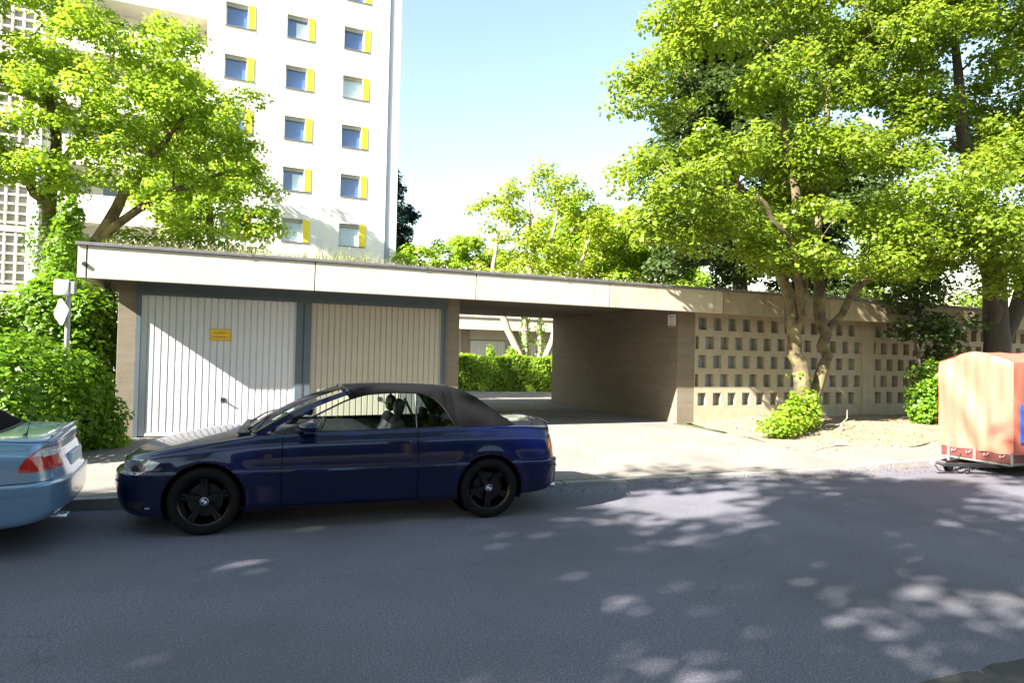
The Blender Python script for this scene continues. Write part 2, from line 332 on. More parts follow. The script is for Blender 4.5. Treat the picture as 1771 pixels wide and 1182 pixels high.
# fascia panels
js = [-2.33, 0.985, 3.90, 6.81, 9.73, 12.64, 15.56, 18.47, 21.39, XR]
gp(MB().box(-2.45, -2.342, FY, FY + .12, Z2, Z1 - .0), 'fascia_cap', M_FASCIA, bevel=.004)
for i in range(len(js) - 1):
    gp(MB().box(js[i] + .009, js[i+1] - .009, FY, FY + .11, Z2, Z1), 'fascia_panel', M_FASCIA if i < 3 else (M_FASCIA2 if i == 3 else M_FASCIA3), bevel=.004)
gp(MB().box(-2.34, XR, FY + .02, FY + .1, Z2 + .02, Z1 - .02), 'fascia_joint_seal', M_JOINT)
gp(MB().box(-2.45, -2.33, FY + .123, 18.7, Z2, Z1), 'side_fascia', M_FASCIA, bevel=.004)
gp(MB().box(-2.33, XR, 18.63, 18.74, CEIL + .01, Z1), 'rear_fascia', M_FASCIA, bevel=.004)
# coping in lengths
b = MB(); cx = [-2.48, -0.05, 2.9, 5.8, 8.7, 11.6, 14.6, 17.6, 20.6, XR]
for i in range(len(cx) - 1):
    b.box(cx[i] + .002, cx[i+1] - .002, FY - .025, FY + .18, Z1 + .003, Z1 + .055)
    if i: b.box(cx[i] - .04, cx[i] + .04, FY - .03, FY + .183, Z1 + .0, Z1 + .06)
gp(b, 'coping', M_COPING, bevel=.006)
# walls / pillars
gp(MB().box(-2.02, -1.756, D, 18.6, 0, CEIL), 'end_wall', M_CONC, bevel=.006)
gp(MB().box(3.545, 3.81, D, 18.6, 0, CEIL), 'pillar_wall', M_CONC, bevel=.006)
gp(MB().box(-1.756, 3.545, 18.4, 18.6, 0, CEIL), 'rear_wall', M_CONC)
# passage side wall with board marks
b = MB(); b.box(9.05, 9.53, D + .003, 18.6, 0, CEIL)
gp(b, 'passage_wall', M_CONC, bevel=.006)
b = MB()
for i in range(15): b.box(9.044, 9.052, D + .02, 18.58, ZG + .02 + i * .178, ZG + .172 + i * .178)
gp(b, 'board_marks', M_CONC)
# frame of doors
FB = D - 0.02
DX = [(-1.687, 0.743), (1.006, 3.436)]
b = MB(); b.box(-1.756, 3.545, FB, D + .1, ZT, 2.86)
b.box(-1.756, -1.687, FB, D + .1, ZG - .05, ZT); b.box(.743, 1.006, FB, D + .1, ZG - .05, ZT); b.box(3.436, 3.545, FB, D + .1, ZG - .05, ZT)
gp(b, 'door_frame', M_FRAME, bevel=.004)
gp(MB().box(.86, .885, FB - .006, FB + .01, ZG, ZT - .01), 'frame_joint', M_JOINT); gp(MB().box(3.49, 3.505, FB - .006, FB + .01, ZG, ZT), 'frame_joint', M_JOINT)
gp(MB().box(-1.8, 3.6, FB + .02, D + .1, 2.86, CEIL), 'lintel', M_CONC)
def garage_door(x0, x1, m, handle):
    n = 23; w = (x1 - x0) / n; pts = []
    pr = [(0, 0), (w - .028, 0), (w - .021, .016), (w - .007, .016)]
    xs_ = []
    for i in range(n):
        for a, d_ in pr: xs_.append((x0 + i * w + a, d_))
    xs_.append((x1, 0))
    y = D + .02; vs = []; fs = []
    for i, (a, d_) in enumerate(xs_): vs += [(a, y + d_, ZG + .012), (a, y + d_, ZT)]
    for i in range(len(xs_) - 1): fs.append((2*i, 2*i+2, 2*i+3, 2*i+1))
    b = MB(); b.add(vs, fs); d = gp(b, 'garage_door', m)
    e = MB(); e.box(x0, x0 + .022, y - .012, y + .01, ZG + .01, ZT - .002); e.box(x1 - .022, x1, y - .012, y + .01, ZG + .01, ZT - .002); e.box(x0 + .022, x1 - .022, y - .01, y + .01, ZG + .01, ZG + .06)
    gp(e, 'edge_profile', m, d)
    xc = (x0 + x1) / 2 + .05
    h = MB(); h.box(xc - .035, xc + .035, y - .012, y, .845, .915); h.lathe([(0, -.05), (.014, -.05), (.014, 0)], (xc, y - .01, .88), 'y', 12)
    h.tube([(xc, y - .05, .88), (xc + .02, y - .055, .868), (xc + .06, y - .055, .857)], .009, 8)
    gp(h, 'handle', M_BLACK, d, smooth=True)
    return d
d1 = garage_door(*DX[0], M_DOOR, 1); d1['label'] = 'white ribbed up-and-over door with yellow notice'
d2 = garage_door(*DX[1], M_DOOR2, 0); d2['label'] = 'cream ribbed up-and-over door'
def text(body, name, m, size, parent, M, ext=.002):
    c = bpy.data.curves.new(name, 'FONT'); c.body = body; c.size = size; c.align_x = 'CENTER'; c.align_y = 'CENTER'; c.extrude = ext
    t = bpy.data.objects.new(name, c); COL.objects.link(t); dg = bpy.context.evaluated_depsgraph_get()
    me = bpy.data.meshes.new_from_object(t.evaluated_get(dg)); bpy.data.objects.remove(t)
    me.transform(M); me.materials.clear(); me.materials.append(m)
    o = bpy.data.objects.new(name, me); COL.objects.link(o); o.parent = parent; return o
# yellow notice (a thing of its own, screwed to the left door)
RX = Matrix.Rotation(R(90), 4, 'X')
sx, sz = -.49, 2.0
s = MB().box(-.165, .165, -.006, .006, -.10, .10).build('notice_sign', M_SIGNY, bevel=.003, loc=(sx, D + .010, sz))
tag(s, 'small yellow keep-clear notice on the white garage door', 'sign')
b = MB()
for a in ((-.155, .155, .084, .09), (-.155, .155, -.09, -.084)): b.box(a[0], a[1], -.009, -.004, a[2], a[3])
for a in ((-.155, -.149), (.149, .155)): b.box(a[0], a[1], -.009, -.004, -.084, .084)
b.build('sign_border', M_SIGNR, s)
text('Ausfahrt', 'sign_lettering', M_SIGNR, .068, s, Matrix.Translation((0, -.0082, .036)) @ RX)
text('freihalten!', 'sign_lettering', M_SIGNR, .062, s, Matrix.Translation((0, -.0082, -.036)) @ RX)
s = MB().box(-.0065, .0065, -.14, .14, -.14, .14).build('wall_sign', M_WHITE, bevel=.002, loc=(9.036, 12.26, 2.64))
tag(s, 'small white printed sign high on the passage wall', 'sign')
b = MB()
for k, (w_, h_) in enumerate([(.2, .03), (.17, .014), (.21, .014), (.15, .014), (.19, .014)]):
    zz = .095 - k * .042; b.box(-.011, -.005, -w_ / 2, w_ / 2, zz - h_ / 2, zz + h_ / 2)
b.build('sign_text_lines', M_GREY, s)
MB().box(-.011, -.005, -.135, .135, -.135, -.11).build('sign_band', M_SIGNR, s)
# pierced block wall panels
def lattice(x0, x1, first, m):
    b = MB(); y0, y1 = D + .0, D + .17; zr = [(2.44, 2.74), (1.99, 2.29), (1.55, 1.85), (1.11, 1.41), (.67, .97)]
    zt = CEIL
    for i, (za, zb) in enumerate(zr):
        b.box(x0, x1, y0, y1, zb, zt)
        off = first + (0 if i % 2 == 0 else -.225); a = x0; xx = x0 + off
        while xx < x1 - .02:
            h0 = max(xx, x0 + .02); h1 = min(xx + .245, x1 - .03)
            if h1 - h0 > .05:
                b.box(a, h0, y0, y1, za, zb); a = h1
            xx += .4375
        b.box(a, x1, y0, y1, za, zb); zt = za
    b.box(x0, x1, y0, y1, 0, zt)
    p = gp(b, 'pierced_wall', m)
    gp(MB().box(x0, x1, y1 + .001, y1 + .05, 0.1, CEIL), 'glazed_back', M_BLOCKBACK, p)
lattice(9.533, 14.94, .10, M_WALL)
gp(MB().box(14.943, 15.34, D - .04, D + .2, 0, CEIL), 'wall_pier', M_WALL, bevel=.006)
lattice(15.343, 20.75, .10, M_WALL)
gp(MB().box(20.753, 21.15, D - .04, D + .2, 0, CEIL), 'wall_pier', M_WALL, bevel=.006)
lattice(21.153, XR - .1, .10, M_WALL)
gp(MB().box(9.6, XR, 18.4, 18.6, 0, CEIL), 'rear_wall', M_CONC)
# wall bracket lamp-box at the left fascia end
gp(MB().lathe([(0, -.03), (.03, -.03), (.035, 0)], (-2.36, FY - .002, 3.0), 'y', 12), 'fixing_cap', M_BLACK, smooth=True)

# ------------------------------------------------------------ rear garage row in the courtyard
H = empty('rear_garage_row', (14, 33, .27)); tag(H, 'distant garage row with white fascia and pale grey doors across the courtyard', 'garage building')
def hp(mb, name, m, **k): mb.xform(Matrix.Translation((-14, -33, -.27))); return mb.build(name, m, H, **k)
hp(MB().box(-4, 34, 32.3, 32.42, 3.12, 3.72), 'fascia', M_FASCIA, bevel=.005)
hp(MB().box(-4, 34, 32.26, 32.5, 3.723, 3.80), 'coping', M_COPING)
hp(MB().box(-4, 34, 32.43, 39, 3.3, 3.6), 'roof_slab', M_CONC)
hp(MB().box(-4, 34, 33.12, 33.3, 0, 3.3), 'wall', M_GREY)
xx = -1.4
for i in range(12):
    if xx > 33: break
    hp(MB().box(xx, xx + .42, 32.95, 33.1, 0, 3.29), 'pillar', M_CONC)
    b = MB(); b.box(xx + .46, xx + 2.54, 33.02, 33.1, .29, 2.55)
    for k in range(10): b.box(xx + .5 + k * .2, xx + .66 + k * .2, 33.0, 33.019, .33, 2.5)
    hp(b, 'garage_door', mat('rear_door_enamel', (.42, .43, .42), .5, col2=(.36, .37, .37), scale=1))
    hp(MB().box(xx + .43, xx + 2.97, 33.0, 33.11, 2.6, 3.28), 'lintel', mat('rear_lintel', (.30, .27, .22), .8))
    xx += 3.0

# ------------------------------------------------------------ tower block
T = 36.54
TW = empty('tower_block', (0, T, .2)); tag(TW, 'tall white apartment tower with square windows and yellow side panels', 'apartment building')
def tp(mb, name, m, parent=None, **k): mb.xform(Matrix.Translation((0, -T, -.2))); return mb.build(name, m, parent or TW, **k)
xc = [-1.73 + 3.0425 * j for j in range(3)]; xc = [-1.71, 1.34, 4.38]; ww = 1.11; wh = 1.254
rows = [20.192 + 2.8 * 2 - 2.8 * i for i in range(9)]      # window head heights
b = MB(); zt = 27.6; X0t, X1t = -2.55, 6.93
for z in rows:
    b.box(X0t, X1t, T, T + .45, z, zt)
    a = X0t
    for x_ in xc: b.box(a, x_, T, T + .45, z - wh, z); a = x_ + ww
    b.box(a, X1t, T, T + .45, z - wh, z); zt = z - wh
b.box(X0t, X1t, T, T + .45, -.3, zt)
tp(b, 'wall', M_TOWER)
tp(MB().box(X0t + .01, X1t, T + .46, T + 13, -.2, 27.5), 'core', M_TOWER)
tp(MB().box(6.933, 7.26, T + .25, T + 12.9, -.2, 27.4), 'recess_panel', M_TRECESS)
tp(MB().box(7.262, 7.60, T, T + 12.95, -.2, 27.5), 'end_fin', M_TOWER)
tp(MB().box(6.934, 7.259, T + .10, T + .24, -.2, 27.4), 'recess_strip', M_TRECESS)
tp(MB().box(-12.2, 7.62, T - .03, T + 13.1, 27.6, 27.9), 'roof', M_TOWER)
kinds = {(0,3):0,(1,3):3,(2,3):0,(0,2):0}
rw = random.Random(5)
pick = {(2, 0): 2, (3, 0): 0, (4, 0): 0, (2, 1): 5, (3, 1): 0, (4, 1): 0, (5, 1): 5, (6, 1): 1, (2, 2): 0, (3, 2): 1, (4, 2): 0, (5, 2): 0, (6, 2): 1}
for i, z in enumerate(rows):
    for j, x_ in enumerate(xc):
        f = MB(); y = T + .24; t_ = .055
        f.box(x_, x_ + ww, y, y + .06, z - t_, z); f.box(x_, x_ + ww, y, y + .06, z - wh, z - wh + t_)
        f.box(x_, x_ + t_, y, y + .06, z - wh + t_, z - t_); f.box(x_ + ww - t_, x_ + ww, y, y + .06, z - wh + t_, z - t_)
        w = tp(f, 'window', M_WFRAME)
        k = pick.get((i, j), rw.choice([0, 0, 1, 5]))
        tp(MB().box(x_ + t_, x_ + ww - t_, y + .02, y + .04, z - wh + t_, z - t_), 'pane', M_PANE2 if k == 1 else M_PANE, w)
        if k == 5:   # half curtain
            tp(MB().box(x_ + .5, x_ + ww - t_ - .01, y + .005, y + .018, z - wh + t_ + .01, z - t_ - .25), 'curtain', M_PANE2, w)
        tp(MB().box(x_ + .004, x_ + ww - .004, T + .1, T + .238, z - .17, z - .002), 'roller_box', M_GREY, w)
        tp(MB().box(x_ - .03, x_ + ww + .36, T - .05, T - .002, z - wh - .045, z - wh - .004), 'sill', M_COPING, w)
        tp(MB().box(x_ + ww + .01, x_ + ww + .34, T - .035, T - .003, z - wh + .01, z - .005), 'yellow_panel', M_YELLOW, w, bevel=.004)
# balcony bay
XB = -9.5
for i in range(10):
    z0 = 16.25 + 2.8 * 3 - 2.8 * i        # underside of the parapet band
    if z0 < -2: break
    tp(MB().box(XB + .003, X0t - .003, T + .02, T + .16, max(z0, .3), z0 + 1.38), 'balcony_parapet', M_TOWER2)
    if z0 > 0.3: tp(MB().box(XB + .003, X0t - .003, T + .163, T + 1.58, z0 + .01, z0 + .2), 'balcony_slab', M_TOWER2)
    if z0 > 0:
        for (a, w_, k) in ((-8.9, 1.1, 3), (-7.3, .8, 2), (-5.95, 1.15, 3), (-4.3, .75, 2), (-3.35, .72, 3)):
            f = MB(); y = T + 1.52; za, zb = z0 + .3, z0 + 2.45; t_ = .06
            f.box(a, a + w_, y, y + .07, zb - t_, zb); f.box(a, a + t_, y, y + .07, za, zb - t_); f.box(a + w_ - t_, a + w_, y, y + .07, za, zb - t_)
            w = tp(f, 'balcony_door', M_GREY if k == 3 else M_WFRAME)
            tp(MB().box(a + t_, a + w_ - t_, y + .02, y + .05, za, zb - t_), 'pane', M_PANE4 if k == 3 else M_PANE3, w)
tp(MB().box(XB, X0t, T + 1.6, T + 13, -.2, 27.5), 'balcony_wall', M_TOWER)
# stair bay with concrete lattice
tp(MB().box(-9.93, -9.503, T - .1, T + 13, -.2, 27.5), 'stair_pier', M_TOWER)
tp(MB().box(-12.2, -9.935, T + .2, T + 13, -.2, 27.5), 'stair_wall', mat('stair_glass', (.20, .20, .19), .35, col2=(.27, .27, .25), scale=1.1))
for i in range(10):
    z0 = 4.75 + 2.8 * 7 - 2.8 * i
    if z0 < -2: break
    b = MB()
    for k in range(6): b.box(-12.2, -9.937, T + .02, T + .19, z0 + k * .443 - .04, z0 + k * .443 + .04)
    for k in range(6): b.box(-12.2 + k * .44, -12.12 + k * .44, T + .0, T + .185, z0 - .1, z0 + 2.3)
    b.box(-12.2, -9.937, T - .02, T + .19, z0 + 2.36, z0 + 2.62)
    tp(b, 'stair_lattice', M_TOWER2)

# ------------------------------------------------------------ foliage
def leaves(P, N, size, rg, asp=0.85, fold=0.12, jit=0.35):
    """kite-shaped folded leaves at P with normals N -> V, F"""
    n = len(P); N = N / (np.linalg.norm(N, axis=1, keepdims=True) + 1e-9)
    a = rg.randn(n, 3); a -= (a * N).sum(1, keepdims=True) * N; a /= np.linalg.norm(a, axis=1, keepdims=True) + 1e-9
    s = np.cross(N, a); L = size * (1 + jit * (rg.rand(n, 1) * 2 - 1)); W = L * asp * 0.5 * (0.8 + 0.4 * rg.rand(n, 1))
    V = np.stack([P - a * L * .5, P + s * W - a * L * .02 + N * L * fold, P + a * L * .5 - N * L * .1, P - s * W - a * L * .02 + N * L * fold], 1).reshape(-1, 3)
    F = np.arange(4 * n).reshape(n, 4)
    return V, F
def in_ell(rg, c, r, n):
    d = rg.randn(n, 3); d /= np.linalg.norm(d, axis=1, keepdims=True)
    return np.array(c) + d * (rg.rand(n, 1) ** (1 / 2.2)) * np.array(r)
def clump_leaves(rg, C, rad, per, flat=0.55):
    """leaf positions+normals around clump centres C with radii rad"""
    P = []; N = []
    for c, r in zip(C, rad):
        n = max(8, int(per * (r / .7) ** 2)); d = rg.randn(n, 3); d /= np.linalg.norm(d, axis=1, keepdims=True)
        rr_ = rg.rand(n, 1) ** .45
        p = d * rr_ * r; p[:, 2] *= flat; p[:, 2] -= 0.22 * (p[:, 0] ** 2 + p[:, 1] ** 2) / r
        nn = d * .55 + np.array([0, 0, .75]) + rg.randn(n, 3) * .38
        P.append(p + c); N.append(nn)
    return np.concatenate(P), np.concatenate(N)
def skeleton(rg, stems, C, r_tip=.012, wander=.12, r_br=.05):
    """tubes: stems (list of polylines with radii) + branches to clump centres"""
    b = MB(); nodes = []; rads = []
    for pts, r in stems:
        pts = [np.array(p, float) for p in pts]; fine = []; fr = []
        for i in range(len(pts) - 1):
            for k in range(4):
                t = k / 4; p = pts[i] * (1 - t) + pts[i+1] * t
                q = p + (rg.randn(3) * .03 if (i or k) else 0); fine.append(q); fr.append(r[i] * (1 - t) + r[i+1] * t)
        fine.append(pts[-1]); fr.append(r[-1])
        b.tube(fine, fr, 10); nodes += fine[3:]; rads += fr[3:]
    order = np.argsort([min(np.linalg.norm(c - n) for n in nodes[::3]) for c in C])
    for i in order:
        c = C[i]; A = np.array(nodes); d = np.linalg.norm(A - c, axis=1) + 0.5 * np.maximum(0, A[:, 2] - c[2] + .1)
        j = int(np.argmin(d)); a = A[j]; L = np.linalg.norm(c - a)
        if L < .15: continue
        r1 = min(rads[j] * .62, r_br * (0.5 + L * .35)); k = 4; pts = []; rs = []
        for t in np.linspace(0, 1, k + 1):
            p = a * (1 - t) + c * t + np.array([0, 0, .16 * L * math.sin(math.pi * t)]) + (rg.randn(3) * wander * L * .3 if 0 < t < 1 else 0)
            pts.append(p); rs.append(max(r1 * (1 - t) + r_tip * t, r_tip * .7))
        b.tube(pts, rs, 5, cap=False); nodes += pts[1:]; rads += rs[1:]
    return b
def tree(name, label, stems, blobs, nclump, crad, per, lsize, lm, bark, seed, group=None, flat=.55, ivy=None, extra=None, cat='tree', rbr=.05):
    rg = np.random.RandomState(seed); base = stems[0][0][0]
    root = empty(name, base); tag(root, label, cat, group)
    wts = np.array([b_[1][0] * b_[1][1] * b_[1][2] for b_ in blobs]) ** .75; wts = wts / wts.sum()
    C = []
    for (c, r), w in zip(blobs, wts):
        n = max(2, int(round(nclump * w))); Q = in_ell(rg, c, r, n); C.append(Q)
    C = np.concatenate(C)
    # keep clumps apart so that gaps stay open
    keep = []
    for c in C:
        if all(np.linalg.norm(c - k) > crad * .62 for k in keep): keep.append(c)
    C = np.array(keep); rad = crad * (.6 + .7 * rg.rand(len(C)))
    off = np.array(base, float)
    sk = skeleton(rg, stems, C, rbr * .22, .12, rbr); sk.v = [tuple(np.array(v) - off) for v in sk.v]
    sk.build('trunk', bark, root, smooth=True, angle=60)
    P, N = clump_leaves(rg, C, rad, per, flat)
    V, F = leaves(P - off, N, lsize, rg); npmesh('crown', V, F, lm, root)
    if ivy:
        P = []; N = []
        for (a, b_, r, n) in ivy:
            t = rg.rand(n, 1); th = rg.rand(n) * 2 * math.pi; q = np.array(a) * (1 - t) + np.array(b_) * t
            o_ = np.stack([np.cos(th), np.sin(th), 0 * th], 1); rr_ = r * (.75 + .5 * rg.rand(n, 1)) * (0.7 + .5 * np.abs(np.sin(t * 9)))
            P.append(q + o_ * rr_); N.append(o_ + rg.randn(n, 3) * .4 + [0, 0, .3])
        V, F = leaves(np.concatenate(P) - off, np.concatenate(N), .085, rg); npmesh('ivy', V, F, L_HEDGE, root)
    return root
def bush(name, label, blobs, n, lsize, lm, seed, base, group=None, cat='bush', stems=14, inner=True, shell=.5, nz=.5):
    rg = np.random.RandomState(seed); root = empty(name, base); tag(root, label, cat, group); off = np.array(base, float)
    wts = np.array([r[0]*r[1] + r[1]*r[2] + r[0]*r[2] for c, r in blobs]); wts = wts / wts.sum(); P = []; N = []
    for (c, r), w in zip(blobs, wts):
        m = int(n * w); d = rg.randn(m, 3); d /= np.linalg.norm(d, axis=1, keepdims=True)
        # lumpy shell: radius modulated by a few random lobes
        lob = rg.randn(16, 3); lob /= np.linalg.norm(lob, axis=1, keepdims=True)
        dot = (d @ lob.T).max(1); lump = .80 + .26 * np.clip((dot - .75) / .25, 0, 1)
        rr_ = (shell + (1 - shell) * rg.rand(m) ** .6) * lump
        p = np.array(c) + d * rr_[:, None] * np.array(r); k = p[:, 2] > off[2] - .02
        P.append(p[k]); N.append((d * .8 + rg.randn(m, 3) * .45 + [0, 0, nz])[k])
    P = np.concatenate(P); N = np.concatenate(N)
    V, F = leaves(P - off, N, lsize, rg); npmesh('leaves', V, F, lm, root)
    b = MB()
    for k in range(stems):
        c, r = blobs[rg.randint(len(blobs))]; q = in_ell(rg, c, np.array(r) * .8, 1)[0]
        s0 = np.array([q[0] * .6 + c[0] * .4, q[1] * .6 + c[1] * .4, off[2]]) + rg.randn(3) * [.08, .08, 0]
        m_ = (s0 + q) / 2 + rg.randn(3) * .06
        b.tube([s0 - off, m_ - off, q - off], [.022, .014, .006], 5, cap=False)
    b.build('stems', M_BARK, root, smooth=True)
    return root

# --- big maple in front of the pierced wall
g0 = float(ground_z(11.9, 10.9))
tree('maple_tree', 'twin-stemmed maple with mottled bark in front of the pierced wall', [
    ([(11.45, 10.6, g0), (11.35, 10.6, 1.1), (11.05, 10.6, 2.2), (10.9, 10.6, 3.2), (10.35, 10.7, 4.4), (9.6, 10.8, 5.6)], [.24, .19, .15, .13, .10, .05]),
    ([(11.5, 10.65, g0 + .1), (11.75, 10.65, 1.0), (12.15, 10.7, 1.9), (12.1, 10.8, 2.8), (12.05, 10.9, 4.2), (12.3, 11.0, 6.0), (12.5, 11, 8.5)], [.15, .14, .12, .13, .12, .10, .05]),
    ([(11.05, 10.62, 2.3), (11.45, 10.75, 3.1), (11.5, 10.8, 4.4), (11.2, 10.9, 6.2), (10.8, 11, 8.6)], [.10, .12, .11, .09, .04]),
    ([(11.15, 10.62, 1.8), (11.0, 10.3, 3.0), (10.2, 9.9, 4.2), (9.1, 9.7, 5.0)], [.08, .085, .07, .04]),
    ([(12.1, 10.75, 2.3), (12.9, 10.6, 3.4), (14.0, 10.4, 4.6)], [.08, .09, .05])],
    [((7.7, 10.9, 7.4), (.9, .9, .8)), ((8.7, 10.7, 8.9), (1.3, 1.1, .95)), ((10.6, 10.3, 7.7), (1.5, 1.1, .7)), ((7.4, 10.8, 5.6), (.95, .8, .5)), ((9.0, 10.3, 6.1), (1.1, .9, .55)),
     ((12.0, 10.0, 6.4), (1.5, 1.0, .6)), ((10.0, 10.2, 4.7), (1.8, 1.1, .5)), ((13.6, 10.0, 4.9), (1.5, 1.0, .6)), ((13.4, 11.2, 9.4), (1.9, 1.4, 1.2)), ((10.5, 11.6, 10.4), (2.0, 1.4, 1.2)),
     ((8.5, 10.4, 4.2), (1.0, .8, .4)), ((7.4, 10.6, 4.3), (.8, .6, .35)), ((11.6, 10.3, 3.9), (1.3, .7, .4)), ((14.6, 11.2, 7.4), (1.0, 1.0, .8)), ((11.5, 11.9, 6.5), (1.5, .9, 1.2)), ((12.2, 11.3, 11.5), (2, 1.4, 1.0)), ((7.7, 9.6, 4.9), (.9, .7, .5)), ((8.1, 10.6, 4.75), (1.4, .7, .55)), ((9.9, 10.0, 3.95), (1.2, .7, .35)), ((13.0, 10.1, 4.0), (1.2, .7, .4)), ((14.4, 10.2, 4.1), (1.2, .8, .4))],
    600, .47, 350, .096, L_MAPLE, M_BARK, 11, ivy=[((11.40, 10.6, .5), (11.2, 10.6, 1.5), .2, 60)])
# --- larger, darker maple on the right
g1 = float(ground_z(17.9, 10.9))
tree('maple_tree', 'tall thick-trunked dark maple rising behind the orange trailer', [
    ([(18.1, 10.6, g1), (18.05, 10.6, 2.0), (18.1, 10.6, 3.6), (17.8, 10.8, 5.5), (17.2, 11.0, 8.0), (16.9, 11, 11)], [.36, .3, .27, .22, .15, .07]),
    ([(18.0, 10.6, 1.6), (18.9, 10.6, 3.2), (19.8, 10.5, 5.2), (20.6, 10.6, 8.0)], [.2, .19, .15, .07]),
    ([(18.05, 10.6, 2.6), (17.4, 10.3, 3.7), (16.2, 9.9, 4.8), (15.2, 9.8, 5.6)], [.13, .13, .09, .05])],
    [((15.2, 10.9, 11.3), (2.6, 2.4, 2.0)), ((18.0, 11.5, 12.0), (3.2, 2.6, 2.6)), ((19.6, 10.2, 8.6), (2.6, 2.2, 2.2)), ((15.8, 11.6, 8.2), (1.5, 1.5, 1.5)),
     ((17.6, 9.6, 5.6), (2.0, 1.5, 1.1)), ((15.1, 9.9, 5.6), (1.8, 1.4, 1.2)), ((20.6, 10.2, 5.0), (2.0, 1.8, 1.2)), ((15.0, 10.3, 4.3), (1.4, 1.1, .6)), ((16.8, 9.8, 4.3), (1.6, .9, .5)), ((19.4, 9.8, 4.5), (1.6, 1, .6)), ((18.0, 10.0, 7.2), (1.8, 1.2, .9))],
    380, .66, 350, .107, L_MAPLE, M_BARKD, 23)
# --- slim ivy-clad tree between them
g2 = float(ground_z(15.2, 10.9))
tree('young_maple', 'slim dark young tree with low drooping leaves beside the pier', [
    ([(15.3, 10.8, g2), (15.35, 10.8, 1.6), (15.5, 10.9, 3.0), (15.4, 11, 4.4)], [.07, .06, .05, .03]), ([(15.35, 10.8, 1.2), (15.1, 10.7, 2.4), (14.9, 10.7, 3.4)], [.04, .04, .02])],
    [((15.9, 10.7, 2.75), (1.3, .8, .45)), ((16.2, 10.6, 2.1), (.9, .6, .3)), ((15.3, 10.8, 3.5), (1.2, .8, .5))], 44, .42, 190, .11, L_DARK, M_BARKD, 31, ivy=[((15.3, 10.8, .4), (15.35, 10.8, 1.7), .2, 350)])
# --- trees behind the garages
tree('dense_tree', 'dark dense tree behind the right end of the garage roof', [
    ([(19, 21, .3), (19, 21, 4), (18.6, 21, 8), (18.4, 21, 12)], [.4, .33, .22, .08])],
    [((17.5, 21, 9.0), (3.4, 3, 4.5)), ((22.0, 21, 8.0), (3.0, 3, 4.5)), ((19.5, 21, 14.5), (4.0, 3, 3.5)), ((17.2, 21, 13.5), (2.0, 2.4, 3.0))], 230, 1.05, 210, .19, L_DARK, M_BARKD, 41, group=None)
tree('courtyard_tree', 'airy multi-stemmed pale tree behind the courtyard hedge', [
    ([(11.3, 26.2, .3), (11.15, 26.2, 1.7), (10.45, 26.4, 3.3), (9.9, 26.6, 5.2), (10.2, 26.7, 7.4)], [.19, .17, .15, .11, .05]),
    ([(11.35, 26.3, .3), (11.45, 26.4, 2.0), (11.5, 26.5, 4.0), (11.9, 26.6, 6.4), (11.6, 26.7, 9.0)], [.17, .16, .15, .12, .05]),
    ([(12.1, 26.3, .3), (12.2, 26.4, 2.0), (12.3, 26.6, 4.0), (12.8, 26.8, 6.8), (13.3, 26.9, 9.2)], [.11, .1, .1, .08, .04]),
    ([(12.25, 26.2, .3), (12.5, 26.2, 1.7), (13.0, 26.1, 3.3), (14.0, 26.2, 5.4), (14.6, 26.4, 7.6)], [.15, .15, .14, .10, .04])],
    [((10.4, 26.5, 8.3), (1.7, 1.5, 1.1)), ((12.9, 26.6, 9.7), (2.2, 1.6, .9)), ((11.5, 26.0, 6.2), (2.2, 1.8, 1.6)), ((15.2, 26.4, 7.6), (2.0, 1.7, 1.7)), ((13.6, 26.5, 5.6), (2.6, 1.6, 1.4)), ((9.9, 26.4, 5.4), (1.0, 1.0, .9))],
    150, .62, 120, .15, L_PALE, M_BARKP, 51, ivy=[((11.4, 26.3, 1.2), (11.5, 26.5, 4.0), .22, 500), ((12.15, 26.35, 1.2), (12.25, 26.5, 3.4), .2, 350)], rbr=.045)
tree('bright_tree', 'full bright green tree behind the middle of the garage roof', [
    ([(18.3, 29, .3), (18.3, 29, 3), (18.5, 29, 6), (18.4, 29, 9)], [.28, .22, .16, .06])],
    [((18.2, 28.5, 8.0), (2.4, 2, 2.2)), ((19.8, 28.5, 5.8), (2.4, 2, 2.2)), ((16.6, 28, 5.6), (2.2, 2, 2.0)), ((21.8, 28.5, 5.0), (1.8, 2, 1.8))], 170, .85, 190, .17, L_LIME, M_BARK, 61)
tree('small_tree', 'low bright green tree right of the tower base', [
    ([(10.6, 37, .3), (10.6, 37, 4), (10.7, 37, 7)], [.17, .14, .05])],
    [((9.0, 37, 7.3), (1.5, 1.5, .9)), ((11.6, 37, 7.8), (1.8, 1.6, 1.2)), ((13.6, 37, 7.3), (1.6, 1.5, 1.2)), ((10.6, 37, 6.3), (2.6, 1.5, .9))], 110, .7, 170, .19, L_LIME, M_BARK, 71)
tree('linden_tree', 'yellow-green tree crown filling in behind the airy courtyard tree', [
    ([(17.2, 31, .3), (17.2, 31, 4), (17.1, 31, 8.5)], [.28, .22, .06])],
    [((16.6, 31, 9.3), (1.9, 1.6, 1.4)), ((18.6, 31, 8.6), (2.2, 1.8, 1.8)), ((15.6, 31, 7.2), (1.8, 1.6, 1.4)), ((20.6, 31, 8.0), (1.8, 1.8, 1.8)), ((22.6, 31, 7.2), (1.6, 1.6, 1.5))], 190, .75, 180, .18, L_LIME, M_BARK, 72)
